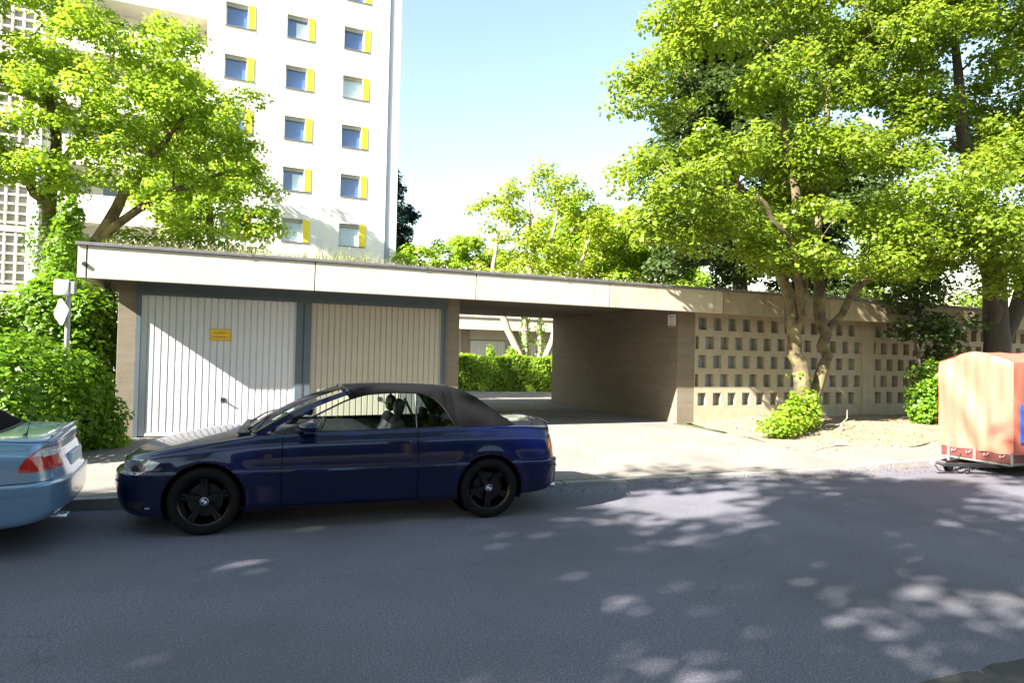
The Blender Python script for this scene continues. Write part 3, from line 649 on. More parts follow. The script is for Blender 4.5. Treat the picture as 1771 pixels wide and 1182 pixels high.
tree('linden_tree', 'tree standing close in front of the tower behind the spreading maple', [
    ([(-1.8, 33, .3), (-1.8, 33, 6), (-2.2, 33, 11)], [.3, .22, .06])],
    [((-2.6, 33.3, 12.6), (1.6, 1.5, 1.8)), ((-3.8, 33.2, 13.6), (1.6, 1.5, 1.6)), ((-.9, 33, 10.0), (1.6, 1.4, 1.6)), ((-.1, 33, 7.6), (1.4, 1.3, 1.4)), ((-3.0, 33, 9), (2.2, 1.5, 2.2))], 170, .75, 150, .17, L_LIME, M_BARK, 73)
tree('dark_conifer', 'dark blue-green conifer peeking past the right edge of the tower', [
    ([(12.0, 60, .3), (12.0, 60, 10), (12.0, 60, 19.3)], [.4, .25, .05])],
    [((12.0, 60, 17.5), (1.3, 1.3, 1.7)), ((12.3, 60, 14.8), (2.2, 2.0, 1.6)), ((12.2, 60, 12.0), (2.0, 2.0, 1.5)), ((12.8, 60, 9.8), (2.6, 2.2, 1.3)), ((12.3, 60, 7), (3, 2.4, 2))], 190, .75, 150, .26, L_CONIF, M_BARKD, 81, flat=.8)
tree('hazel_tree', 'sunlit green tree at the far right edge behind the trailer', [
    ([(27, 20, .3), (27, 20, 3), (26.8, 20, 6)], [.2, .16, .06])],
    [((26.5, 20, 5.0), (2.6, 2.4, 2.4)), ((28.5, 19, 3.2), (2.4, 2.2, 2.0)), ((24.4, 21, 4.4), (2, 2, 1.6)), ((26.5, 21, 9.5), (2.8, 2.2, 2.6))], 150, .8, 170, .16, L_MAPLE, M_BARK, 91)
# --- left maple behind the garage
tree('maple_tree', 'spreading lime-green maple with ivy trunks in front of the tower', [
    ([(-4.6, 19.5, .3), (-4.75, 19.5, 3.2), (-4.9, 19.6, 5.2), (-4.8, 19.7, 7.2), (-5.4, 19.8, 9.8)], [.22, .19, .16, .12, .05]),
    ([(-4.3, 19.5, .3), (-4.2, 19.5, 3.8), (-3.4, 19.4, 5.4), (-2.6, 19.3, 6.9), (-1.6, 19.2, 8.4)], [.21, .18, .14, .10, .04]),
    ([(-4.15, 19.5, 4.2), (-3.3, 19.3, 5.0), (-2.0, 19.1, 6.0), (-.8, 19.0, 6.6)], [.12, .11, .08, .04]),
    ([(-4.9, 19.6, 5.4), (-5.9, 19.5, 6.6), (-6.9, 19.4, 8.0)], [.12, .1, .05]), ([(-4.85, 19.65, 6.2), (-4.1, 19.6, 7.6), (-3.7, 19.5, 9.2)], [.09, .09, .04])],
    [((-5.9, 19.5, 11.2), (2.3, 1.8, 1.0)), ((-2.9, 19.3, 9.6), (2.3, 1.8, 1.0)), ((-6.3, 19.2, 8.8), (2.0, 1.8, 1.3)), ((-3.7, 19.0, 8.2), (2.4, 1.8, 1.2)), ((-1.1, 19.0, 8.2), (1.6, 1.5, 1.2)),
     ((-.9, 19.0, 6.5), (1.5, 1.4, .8)), ((-6.6, 19.2, 6.6), (1.6, 1.5, 1.2)), ((-2.6, 19.0, 7.2), (1.8, 1.4, .7)), ((-4.8, 19.1, 7.0), (1.6, 1.2, .7)), ((-7.6, 19.4, 10.4), (1.6, 1.6, 1.4)), ((-6.0, 18.8, 6.2), (1.4, 1.0, .7)), ((-4.1, 18.6, 5.9), (1.2, .8, .5)), ((-2.3, 18.6, 5.5), (1.1, .7, .4)), ((-7.2, 19, 7.6), (1.4, 1.2, 1.0)), ((-3.4, 18.4, 6.4), (1.6, .6, .8))],
    320, .52, 320, .105, L_LIME, M_BARK, 101, ivy=[((-4.7, 19.5, .6), (-4.85, 19.55, 4.8), .42, 2600), ((-4.3, 19.5, .6), (-3.9, 19.45, 4.6), .36, 2000), ((-4.9, 19.6, 4.8), (-4.8, 19.7, 6.0), .26, 450)])
# --- roadside trees behind and left of the viewpoint: they shade the road
RT = [(-21.5, .7, 9.2, 4.0), (-15.6, .9, 9.0, 4.0), (-9.4, .8, 9.0, 3.9), (-3.2, -.8, 9.2, 4.0), (2.6, -2.4, 9.0, 3.6)]
RL = ['farthest street tree', 'second farthest street tree', 'middle street tree', 'street tree just left of the viewpoint', 'street tree just right of the viewpoint']
for i, (x, y, h, r_) in enumerate(RT):
    tree('roadside_tree', RL[i] + ' on the near side, outside the picture', [
        ([(x, y - .6, 0), (x, y - .6, 3), (x + .2, y - .3, 6), (x, y, h + 1)], [.26, .22, .16, .06])],
        [((x, y, h), (r_, r_ * .82, 2.6)), ((x - 1.4, y - .2, h - 1.6), (r_ * .7, r_ * .7, 1.4)), ((x + 1.6, y + .3, h + 1.2), (r_ * .6, r_ * .6, 1.5))],
        [200, 185, 118, 90, 92][i], [.85, .85, .82, .74, .70][i], 110, .19, L_MAPLE, M_BARK, 200 + i, group='street trees along the near kerb')

# --- hedges and shrubs
bush('laurel_hedge', 'glossy laurel hedge mass left of the garages behind the pale blue car',
     [((-3.2, 10.5, .95), (1.35, .95, 1.0)), ((-5.2, 10.4, 1.0), (1.5, 1.0, 1.05)), ((-2.4, 11.0, .95), (.65, .6, .80)), ((-2.35, 11.2, .55), (.75, .45, .6)), ((-7.2, 10.4, 1.0), (1.5, 1.0, 1.1))],
     26000, .085, L_HEDGE, 301, (-3.6, 10.6, .15), cat='hedge', shell=.62)
bush('climbing_ivy', 'tall ivy and privet growth climbing the left end of the garage block',
     [((-3.1, 12.7, 2.1), (.95, .7, 1.0)), ((-4.6, 12.2, 1.75), (1.2, .9, 1.05)), ((-2.62, 12.45, 1.7), (.52, .4, 1.05)), ((-6.3, 12.2, 1.7), (1.3, .9, 1.0)), ((-2.32, 12.75, 1.5), (.32, .45, 1.3)), ((-3.0, 12.9, 2.7), (.5, .5, .4)), ((-2.5, 12.4, 2.25), (.42, .35, .42))],
     24000, .08, L_HEDGE, 302, (-3.6, 12.1, .15), cat='ivy', shell=.6)
bush('ivy_clump', 'ragged ivy clump standing above the hedge beside the fascia end',
     [((-3.15, 13.6, 3.4), (.32, .35, .75)), ((-3.2, 13.6, 2.3), (.45, .5, .9)), ((-3.05, 13.6, 4.1), (.22, .25, .4))], 3800, .08, L_HEDGE, 303, (-3.4, 13.6, .2), cat='ivy', shell=.5)
bush('light_green_shrub', 'bright green elder shrub at the foot of the twin-stemmed maple',
     [((10.35, 10.0, .55), (.5, .45, .32)), ((9.85, 9.8, .42), (.5, .4, .22)), ((10.95, 10.15, .62), (.42, .4, .38)), ((10.6, 10.1, .85), (.22, .22, .30)), ((11.05, 10.1, .95), (.2, .2, .26)), ((10.2, 9.9, .75), (.16, .16, .2)), ((9.6, 9.75, .5), (.14, .14, .18))], 3300, .07, L_LIME, 304, (10.5, 10.0, float(ground_z(10.5, 10)) - .02), shell=.12)
bush('dark_green_shrub', 'darker shrub between the slim tree and the orange trailer',
     [((15.2, 10.4, .85), (.55, .5, .65)), ((15.7, 10.3, .7), (.5, .45, .5)), ((15.35, 10.4, 1.45), (.35, .35, .45)), ((14.9, 10.3, .6), (.4, .4, .4))], 3600, .085, L_HEDGE, 305, (15.3, 10.4, float(ground_z(15.3, 10.4)) - .02), shell=.3)
bush('rooftop_shrub', 'lime-green shrubby growth behind the left end of the garage roof',
     [((-1.6, 19.6, 4.2), (1.3, .6, 1.1)), ((-3.1, 19.7, 4.2), (1.0, .6, .9)), ((-.4, 19.6, 4.0), (.8, .6, .85)), ((-1.8, 19.8, 2.4), (1.8, .6, 1.6))], 12000, .12, L_LIME, 306, (-1.4, 19.7, .28), shell=.3)
# clipped hedge in the courtyard: box-shaped
def box_hedge(name, label, p0, p1, depth, h, n, lm, seed, ls):
    rg = np.random.RandomState(seed); p0 = np.array(p0, float); p1 = np.array(p1, float); L = np.linalg.norm(p1 - p0); u = (p1 - p0) / L; w = np.array([-u[1], u[0]])
    root = empty(name, (p0[0], p0[1], .27)); tag(root, label, 'hedge')
    a = rg.rand(n) * L; d_ = rg.rand(n) * depth; z = rg.rand(n) * h; f = rg.rand(n); N = np.zeros((n, 3))
    lump = .07 * np.sin(a * 3.1) + .06 * np.sin(a * 7.3 + z * 4)
    k = f < .5; d_[k] = -.02 + lump[k] + rg.rand(k.sum()) * .14; N[k] = [-w[0], -w[1], .4]
    k = (f >= .5) & (f < .8); z[k] = h + lump[k] - rg.rand(k.sum()) * .12; N[k] = [0, 0, 1]
    k = f >= .8; e = rg.rand(k.sum()) < .5; a[k] = np.where(e, rg.rand(k.sum()) * .15, L - rg.rand(k.sum()) * .15); N[k] = [-u[0], -u[1], .3]
    P = np.stack([p0[0] + u[0]*a + w[0]*d_, p0[1] + u[1]*a + w[1]*d_, .27 + z], 1) - np.array([p0[0], p0[1], .27])
    V, F = leaves(P, N + rg.randn(n, 3) * .45, ls, rg); npmesh('leaves', V, F, lm, root)
    b = MB(); c = [(u * .15 + w * .15), (u * (L - .15) + w * .15), (u * (L - .15) + w * (depth - .15)), (u * .15 + w * (depth - .15))]
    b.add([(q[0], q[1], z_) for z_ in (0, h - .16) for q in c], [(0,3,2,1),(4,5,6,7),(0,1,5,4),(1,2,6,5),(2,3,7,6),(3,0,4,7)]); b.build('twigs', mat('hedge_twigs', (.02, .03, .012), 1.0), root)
box_hedge('clipped_hedge', 'clipped bright green hedge seen through the drive-through passage', (7.75, 24.75), (14.5, 23.4), 2.0, 1.42, 17000, L_LIME, 310, .11)
box_hedge('unseen_hedge', 'long tall dark hedge added unseen behind the viewpoint to darken reflections', (34, -9), (-34, -9.5), 1.5, 5.2, 12000, L_DARK, 320, .36)  # added out of view to darken car reflections and ambient light
bush('hedge_shoots', 'thin shoots growing above the courtyard hedge', [((9.4, 25.3, 1.85), (.22, .22, .4)), ((10.4, 25.3, 1.85), (.3, .22, .32))], 500, .09, L_LIME, 311, (9.6, 25.4, .3), shell=.1, cat='shrub')
# --- grass and flowers on the garage roof
rg = np.random.RandomState(7)
def blades(n, X, Y, Zb, H, W, lean=.35):
    a = rg.rand(n) * 2 * math.pi; s = np.stack([np.cos(a), np.sin(a), 0 * a], 1) * W[:, None]
    tip = np.stack([rg.randn(n) * lean * H, rg.randn(n) * lean * H, H], 1); b0 = np.stack([X, Y, Zb], 1)
    V = np.stack([b0 - s, b0 + s, b0 + s * .6 + tip * .55, b0 + tip], 1).reshape(-1, 3); return V, np.arange(4 * n).reshape(n, 4)
n = 42000; X = -2.2 + rg.rand(n) * 21; Y = FY + .22 + rg.rand(n) ** 1.5 * 6.6
hm = .15 + .13 * (np.sin(X * 1.3) * .5 + .5) * (np.sin(X * .47 + 1) * .5 + .5) + .06 * (X < 2)
H_ = hm * (.4 + 1.1 * rg.rand(n)); V, F = blades(n, X, Y, 0 * X + 3.21, H_, .004 + .004 * rg.rand(n))
tag(npmesh('roof_grass', V, F, L_GRASS), 'sparse grass and stonecrop covering the flat garage roof', 'grass', kind='stuff')
n = 9000; X = -2.2 + rg.rand(n) * 21; Y = FY + .25 + rg.rand(n) * 6.4; Z = 3.24 + hm.mean() * (.5 + 1.0 * rg.rand(n)) + .10 * (X < 2.2) * rg.rand(n)
V, F = leaves(np.stack([X, Y, Z], 1), rg.randn(n, 3) + [0, 0, 1], .03, rg)
tag(npmesh('roof_flowers', V, F, L_FLOWER), 'small pale blossoms scattered through the roof grass', 'flowers', kind='stuff')
# fallen leaves, crumbs, moss tufts
n = 800; X = 9.6 + rg.rand(n) * 9; Y = 8.4 + rg.rand(n) * 3.4; Z = soil_z(X, Y) + .012
V, F = leaves(np.stack([X, Y, Z], 1), rg.randn(n, 3) * .35 + [0, 0, 1], .045, rg)
tag(npmesh('leaf_litter', V, F, L_DRY), 'dry brown leaves strewn over the sandy planting bed', 'leaf litter', kind='stuff')
n = 3500; X = -2.7 + rg.rand(n) ** .7 * 1.0; Y = 11.0 + rg.rand(n) * .65; V, F = blades(n, X, Y, ground_z(X, Y), .03 + .07 * rg.rand(n), .004 + 0 * X)
tag(npmesh('grass_tuft', V, F, L_LIME), 'short grass at the foot of the hedge by the first garage', 'grass', kind='stuff')
n = 900; X = -1.0 + rg.rand(n) * 14; Y = kerb_y(X) - .05 - rg.rand(n) ** 2 * .5
V, F = leaves(np.stack([X, Y, 0 * X + .008], 1), rg.randn(n, 3) * .3 + [0, 0, 1], .028, rg)
tag(npmesh('gutter_debris', V, F, L_DRY), 'small dry leaves and grit lying in the gutter', 'debris', kind='stuff')
# fallen branch + sticks
b = MB(); z = float(soil_z(np.array(11.7), np.array(9.9)))
b.tube([(11.5, 9.75, z + .03), (11.75, 9.95, z + .12), (12.1, 10.1, z + .22), (12.4, 10.35, z + .38)], [.018, .016, .012, .006], 6); b.tube([(11.9, 10.0, z + .15), (12.1, 9.9, z + .2)], [.008, .004], 5)
tag(b.build('fallen_branch', M_BARKP, smooth=True), 'bare pale fallen branch lying right of the maple', 'branch')

# ------------------------------------------------------------ cars
CENT = mat('soft_top_fabric', (0.006, 0.006, 0.007), 0.95, spec=0.05, col2=(0.010, 0.010, 0.011), scale=90, bump=0.3, bscale=300)
M_TYRE = mat('tyre_rubber', (0.006, 0.006, 0.007), 0.8, spec=0.15, col2=(0.010, 0.010, 0.010), scale=30)
M_RIM = mat('black_rim', (0.010, 0.010, 0.012), 0.3, 0.3)
M_DISC = mat('brake_disc', (0.05, 0.05, 0.05), 0.4, 0.9)
M_TRIM = mat('black_trim', (0.007, 0.007, 0.008), 0.5)
M_INT = mat('black_leather', (0.02, 0.02, 0.024), 0.5, col2=(0.03, 0.03, 0.035), scale=12, bump=.1)
M_GLASS = glassmat('clear_glass', (0.86, 0.93, 0.92)); M_GLASSD = glassmat('tinted_glass', (0.30, 0.36, 0.42))
M_RED = mat('red_lens', (0.42, 0.01, 0.015), 0.12, spec=0.8, coat=.6, col2=(0.55, 0.03, 0.01), scale=14)
M_LENS = mat('clear_lens', (0.55, 0.58, 0.62), 0.12, spec=0.9, coat=.5, col2=(0.35, 0.37, 0.40), scale=40)
M_LAMP = mat('lamp_housing', (0.10, 0.095, 0.10), 0.22, 0.5, coat=1.0, col2=(.2, .2, .21), scale=18)
M_BBLUE = mat('badge_blue', (0.03, 0.10, 0.42), 0.3); M_BWHITE = mat('badge_white', (0.75, 0.77, 0.8), 0.3)
M_CHROME = mat('chrome', (0.7, 0.7, 0.72), 0.12, 1.0)
M_CARB = mat('dark_blue_paint', (0.0004, 0.002, 0.030), 0.30, 0.2, spec=0.3, coat=0.8, col2=(0.0006, 0.0025, 0.038), scale=400, amt=.5)
M_CARS = mat('pale_blue_paint', (0.20, 0.31, 0.46), 0.30, 0.4, spec=0.6, coat=1.0, col2=(0.16, 0.28, 0.46), scale=400, amt=.5)

def make_car(loc, rz, paint, label, name, light):
    root = empty(name, loc, rz); tag(root, label, 'car')
    XE = 4.46; WX = [0.775, 3.555]; WR = .318; AR = .362
    belt = crv([(0, .70), (.1, .735), (.5, .815), (1.0, .882), (1.25, .915), (1.75, .94), (2.7, .957), (3.3, .968), (3.9, .965), (4.25, .945), (4.46, .92)])
    cen = crv([(0, .735), (.12, .775), (.5, .848), (1.0, .908), (1.3, .935), (1.75, .955), (2.7, .965), (3.3, .975), (3.8, .99), (4.2, .992), (4.36, 1.0), (4.46, .985)])
    zb = crv([(0, .20), (.3, .17), (1.1, .185), (1.5, .20), (3.1, .20), (3.9, .22), (4.46, .27)])
    wsc = crv([(0, .97), (.5, .985), (1.2, 1.0), (2.2, 1.0), (3.4, .995), (4.0, .975), (4.46, .95)])
    # rows: (y, z function, front offset, rear end)
    def rows(x):
        B = belt(x); Z0 = zb(x); Cn = cen(x); lo = .572 + .02 * (x > 0)
        up = lambda t: lo + (B - lo) * t
        return [(0.0, Z0 + .02), (.70, Z0 + .01), (.805, Z0 + .012), (.845, Z0 + .06), (.853, .36), (.868, .50), (.874, lo - .012), (.862, lo + .006),
                (.858, up(.35)), (.838, up(.70)), (.825, up(.755)), (.792, up(.94)), (.765, up(1.0)), (.70, B + (Cn - B) * .30), (.50, B + (Cn - B) * .72), (.26, B + (Cn - B) * .95), (0.0, Cn)]
    xf = [.08, .06, .0, -.04, -.07, -.08, -.078, -.025, -.01, .0, .005, .02, .035, .05, .06, .062, .062]
    xr = [4.30, 4.32, 4.36, 4.42, 4.45, 4.46, 4.46, 4.43, 4.40, 4.365, 4.36, 4.365, 4.37, 4.375, 4.38, 4.38, 4.38]
    NR = len(xf); aF, aR_ = .50, .34
    sF = aF * (1 - np.cos(np.linspace(0, math.pi / 2, 22))); mid = np.arange(aF, XE - aR_ + 1e-6, .024); mid = mid * (XE - aR_ - aF) / (mid[-1] - aF + 1e-9) if False else np.linspace(aF, XE - aR_, 140)
    sR = XE - aR_ * (1 - np.cos(np.linspace(0, math.pi / 2, 22)))[::-1]
    S = np.concatenate([sF[:-1], mid, sR[1:]]); nu = len(S)
    def plan(s):
        f = np.ones_like(s); k = s < aF; f[k] = (1 - (1 - s[k] / aF) ** 2.9) ** (1 / 2.9); k = s > XE - aR_; f[k] = (1 - ((s[k] - (XE - aR_)) / aR_) ** 3.2) ** (1 / 3.2); return f
    PF = plan(S) ; sub = 5
    # spline across rows (uniform), dense
    Tm = np.arange(NR); Td = np.linspace(0, NR - 1, (NR - 1) * sub + 1); nv = len(Td)
    Yc = np.zeros((nu, NR)); Zc = np.zeros((nu, NR)); Xc = np.zeros((nu, NR))
    for j in range(NR):
        x = S.copy(); k = S < aF; x[k] = xf[j] + S[k] * (aF - xf[j]) / aF; k = S > XE - aR_; x[k] = XE - aR_ + (S[k] - (XE - aR_)) * (xr[j] - (XE - aR_)) / aR_
        Xc[:, j] = x
    for i in range(nu):
        rws = rows(float(np.clip(S[i], 0, XE)));
        for j in range(NR): Yc[i, j] = rws[j][0] * wsc(S[i]) * PF[i]; Zc[i, j] = rws[j][1]
    def dens(A):
        out = np.zeros((nu, nv))
        for i in range(nu): out[i] = crv(list(zip(Tm, A[i])))(Td)
        return out
    X, Y, Z = dens(Xc), dens(Yc), dens(Zc)
    # wheel-arch flare
    for wx in WX:
        r = np.hypot(X - wx, Z - WR); m = np.exp(-((r - AR - .01) / .055) ** 2) * (Z > .1) * (Y > .6) * (Z < .86); Y = Y + .016 * m
    idx = np.arange(nu * nv).reshape(nu, nv)
    def side(sgn):
        V = np.stack([X, sgn * Y, Z], -1).reshape(-1, 3).copy(); faces = []; door = []
        hx = V[:, 0]; hz = V[:, 2]; hy = np.abs(V[:, 1]); cutv = np.zeros(len(V), bool)
        for wx in WX:
            r = np.hypot(hx - wx, hz - WR); ins = (r < AR) & (hy > .45) & (hz < .75); cutv |= ins
        F = np.stack([idx[:-1, :-1], idx[1:, :-1], idx[1:, 1:], idx[:-1, 1:]], -1).reshape(-1, 4)
        cnt = cutv[F].sum(1); F2 = F[cnt < 4]
        used = np.unique(F2[(cutv[F2].sum(1) > 0)]); mv = used[cutv[used]]
        for v in mv:
            for wx in WX:
                dx, dz = V[v, 0] - wx, V[v, 2] - WR; r = math.hypot(dx, dz)
                if r < AR + .001 and r > 1e-4: V[v, 0] = wx + dx / r * AR; V[v, 2] = WR + dz / r * AR
        # cabin opening
        c = V[F2].mean(1); cab = (c[:, 0] > 1.33) & (c[:, 0] < 3.15) & (np.abs(c[:, 1]) < .70) & (c[:, 2] > .8)
        F2 = F2[~cab]; c = c[~cab]
        isd = (c[:, 0] > 1.455) & (c[:, 0] < 2.775) & (c[:, 2] > .245) & (np.abs(c[:, 1]) > .6)
        if sgn < 0: F2 = F2[:, ::-1]
        return V, F2[~isd], F2[isd]
    allV = []; allF = []
    doors = []
    for sgn in (-1, 1):
        V, Fb, Fd = side(sgn); b0 = sum(len(v) for v in allV); allV.append(V); allF.append(Fb + b0)
        u, inv = np.unique(Fd, return_inverse=True); doors.append((sgn, V[u], inv.reshape(Fd.shape)))
    V = np.concatenate(allV); F = np.concatenate(allF)
    def clean(o):
        bm = bmesh.new(); bm.from_mesh(o.data); bmesh.ops.remove_doubles(bm, verts=bm.verts, dist=.0004)
        loose = [v for v in bm.verts if not v.link_faces]; bmesh.ops.delete(bm, geom=loose, context='VERTS')
        bmesh.ops.recalc_face_normals(bm, faces=bm.faces); bm.to_mesh(o.data); bm.free()
        o.data.polygons.foreach_set('use_smooth', [True] * len(o.data.polygons)); o.data.set_sharp_from_angle(angle=R(50))
    body = npmesh('body', V, F, paint, root); clean(body)
    tv = [Vector(p) for p in V]; tf = [tuple(map(int, f)) for f in F]
    for sgn, dv, df in doors:
        o = npmesh('door', dv, df, paint, root)
        clean(o); b0 = len(tv); tv += [Vector(p) for p in dv]; tf += [tuple(int(i) + b0 for i in f) for f in df]
        o['_s'] = sgn
        if sgn < 0: door_l = o
        else: door_r = o
        del o['_s']
    bvh = BVHTree.FromPolygons(tv, tf)
    def hit(x, z, sgn=-1):
        h = bvh.ray_cast(Vector((x, sgn * 2.0, z)), Vector((0, -sgn, 0))); return h
    def decal(poly, name, m, off=.003, parent=None, sgn=-1, step=.022, thick=0):
        P = [Vector(p) for p in poly]; pts = []; n = len(P); edges = []
        for i in range(n):
            a, b_ = P[i], P[(i+1) % n]; k = max(1, int((b_ - a).length / step))
            for q in range(k): pts.append(a.lerp(b_, q / k))
        nb = len(pts); face = list(range(nb)); x0 = min(p.x for p in P); x1 = max(p.x for p in P); z0 = min(p.y for p in P); z1 = max(p.y for p in P)
        def inside(p):
            c = False
            for i in range(n):
                a, b_ = P[i], P[(i+1) % n]
                if (a.y > p[1]) != (b_.y > p[1]) and p[0] < (b_.x - a.x) * (p[1] - a.y) / (b_.y - a.y) + a.x: c = not c
            return c
        xx = x0 + step / 2
        while xx < x1:
            zz = z0 + step / 2
            while zz < z1:
                if inside((xx, zz)): pts.append(Vector((xx, zz)))
                zz += step
            xx += step
        vs, es, fs, *_ = delaunay_2d_cdt([Vector((p[0], p[1])) for p in pts], [], [face], 1, 1e-5)
        V3 = []; ok = []
        for p in vs:
            loc_, nor, ii, dd = hit(p.x, p.y, sgn)
            if loc_ is None: V3.append((p.x, sgn * .8, p.y)); ok.append(False); continue
            if nor.y * sgn < 0: nor = -nor
            V3.append(tuple(loc_ + nor * off)); ok.append(abs(loc_.y) > .15)
        fs = [f for f in fs if all(ok[i] for i in f)]
        if not fs: return None
        b_ = MB(); b_.add(V3, fs); return b_.build(name, m, parent or root, smooth=True, angle=60)
    def strip(path, w, name, m, off=.0015, parent=None, sgn=-1, closed=False):
        """thin line following the body through (x,z) points"""
        pts = []
        for i in range(len(path) - 1):
            a, b_ = Vector(path[i]), Vector(path[i+1]); k = max(1, int((b_ - a).length / .03))
            for q in range(k): pts.append(a.lerp(b_, q / k))
        pts.append(Vector(path[-1])); V3 = []; fs = []; prev = None; n = 0
        for i, p in enumerate(pts):
            d = (pts[min(i+1, len(pts)-1)] - pts[max(i-1, 0)]).normalized(); q = Vector((-d.y, d.x)) * w / 2; row = []
            for s_ in (1, -1):
                pp = p + q * s_; l, nn, ii, dd = hit(pp.x, pp.y, sgn)
                if l is None: row = None; break
                if nn.y * sgn < 0: nn = -nn
                row.append(tuple(l + nn * off))
            if row:
                V3 += row
                if prev is not None: fs.append((prev, prev + 1, len(V3) - 1, len(V3) - 2))
                prev = len(V3) - 2
            else: prev = None
        b_ = MB(); b_.add(V3, fs); return b_.build(name, m, parent or root, smooth=True)
    def decal_end(polyyz, name, m, off=.004, parent=None, end=1, step=.015):
        ys = [p[0] for p in polyyz]; zs = [p[1] for p in polyyz]; n1_ = max(3, int((max(ys) - min(ys)) / step)); n2_ = max(3, int((max(zs) - min(zs)) / step)); V3 = []; okk = []
        y0_, y1_, z0_, z1_ = min(ys), max(ys), min(zs), max(zs)
        for i in range(n1_ + 1):
            for j in range(n2_ + 1):
                y_ = y0_ + (y1_ - y0_) * i / n1_; z_ = z0_ + (z1_ - z0_) * j / n2_
                h = bvh.ray_cast(Vector((end * 8, y_, z_)), Vector((-end, 0, 0)))
                if h[0] is None or (h[0].x - 2.2) * end < 1.7: V3.append((0, 0, 0)); okk.append(False); continue
                nn = h[1] if h[1].x * end > 0 else -h[1]
                V3.append(tuple(h[0] + nn * off)); okk.append(True)
        w_ = n2_ + 1; fs = [(i*w_+j, (i+1)*w_+j, (i+1)*w_+j+1, i*w_+j+1) for i in range(n1_) for j in range(n2_)]; fs = [f for f in fs if all(okk[q] for q in f)]
        if not fs: return None
        b_ = MB(); b_.add(V3, fs); return b_.build(name, m, parent or root, smooth=True, angle=60)
    # arch liners
    b = MB()
    for wx in WX:
        for s_ in (-1, 1):
            n = 26; vs = []
            for k in range(n + 1):
                t = -.35 + (math.pi + .7) * k / n
                for yy in (.845, .50): vs.append((wx + (AR + .002) * math.cos(t), s_ * yy, WR + (AR + .002) * math.sin(t)))
            b.add(vs, [(2*k, 2*k+2, 2*k+3, 2*k+1) for k in range(n)])
            vs = [(wx, s_ * .50, WR)] + [(wx + (AR + .002) * math.cos(-.35 + (math.pi + .7) * k / n), s_ * .50, WR + (AR + .002) * math.sin(-.35 + (math.pi + .7) * k / n)) for k in range(n + 1)]
            b.add(vs, [(0, k + 1, k + 2) for k in range(n)])
    b.box(.95, 3.35, -.60, .60, .16, .19)
    b.build('wheel_housings', M_TRIM, root)
    # interior tub
    b = MB(); t = .69
    b.box(1.3, 3.2, -t, t, .22, .30); b.box(1.30, 1.34, -t, t, .30, .88); b.box(3.14, 3.2, -t, t, .30, .93)
    b.box(1.34, 3.14, -t, -t + .03, .30, .925); b.box(1.34, 3.14, t - .03, t, .30, .925)
    b.box(2.86, 3.14, -.66, .66, .30, .58); b.box(2.98, 3.14, -.66, .66, .58, .95)
    b.build('cabin', M_INT, root)
    b = MB(); b.box(1.34, 1.62, -.65, .65, .74, .91); b.lathe([(0, -.02), (.10, 0), (.1, .1)], (1.5, .35, .93), 'z', 16)
    b.build('dashboard', M_INT, root, bevel=.03)
    sw = MB(); c = Vector((1.78, -.36, .87)); A = Vector((.45, 0, 1)).normalized(); Bv = Vector((0, 1, 0)); pts = []
    for k in range(25):
        t_ = 2 * math.pi * k / 24; pts.append(c + (A * math.cos(t_) + Bv * math.sin(t_)) * .185)
    sw.tube(pts, .015, 8, cap=False); sw.tube([c - Bv * .18, c, c + Bv * .18], [.012, .03, .012], 6); sw.tube([c, c + Vector((-.2, 0, -.08))], .025, 8)
    sw.build('steering_wheel', M_INT, root, smooth=True)
    for s_ in (-1, 1):
        b = MB(); y0, y1 = s_ * .35 - .25, s_ * .35 + .25
        b.prism([(2.02, .42), (2.52, .36), (2.54, .48), (2.04, .55)], y0, y1)
        b.prism([(2.42, .48), (2.54, .44), (2.70, .95), (2.66, 1.04), (2.60, 1.04), (2.555, .96)], y0 + .02, y1 - .02)
        seat = b.build('seat', M_INT, root, bevel=.03)
        b = MB(); b.prism([(2.60, 1.06), (2.66, 1.05), (2.70, 1.20), (2.67, 1.245), (2.62, 1.24), (2.585, 1.16)], s_ * .35 - .13, s_ * .35 + .13)
        b.build('headrest', M_INT, seat, bevel=.028)
        b = MB(); b.tube([(2.63, s_*.35-.05, 1.0), (2.64, s_*.35-.05, 1.08)], .007, 6); b.tube([(2.63, s_*.35+.05, 1.0), (2.64, s_*.35+.05, 1.08)], .007, 6); b.build('headrest_post', M_CHROME, seat)
        b = MB(); b.prism([(3.0, .93), (3.06, .93), (3.08, 1.06), (3.05, 1.10), (3.0, 1.08)], s_ * .33 - .13, s_ * .33 + .13); b.build('rear_headrest', M_INT, root, bevel=.03)
        b = MB(); b.tube([(2.84, s_ * .60, .9), (2.66, s_ * .60, 1.27)], .014, 5); b.build('seat_belt', M_TRIM, root)
    # ---- greenhouse
    th = lambda z: .742 - (z - .945) * .43
    gz_ = crv([(1.50, .955), (1.62, 1.02), (1.9, 1.165), (2.1, 1.255), (2.3, 1.305), (2.6, 1.322), (2.8, 1.315), (2.95, 1.275), (3.06, 1.19), (3.14, 1.07), (3.20, .975)])
    def glasspoly(x0, x1, name, m, s_):
        xs = np.linspace(x0, x1, 26); vs = []; bot = lambda x: float(belt(x)) - .015
        for x in xs:
            zt = max(float(gz_(x)), bot(x) + .004)
            for k in range(5):
                z = bot(x) + (zt - bot(x)) * k / 4; vs.append((x, s_ * (th(z) - .004), z))
        fs = [(i*5+k, (i+1)*5+k, (i+1)*5+k+1, i*5+k+1) for i in range(25) for k in range(4)]
        b_ = MB(); b_.add(vs, fs); return b_.build(name, m, root, smooth=True)
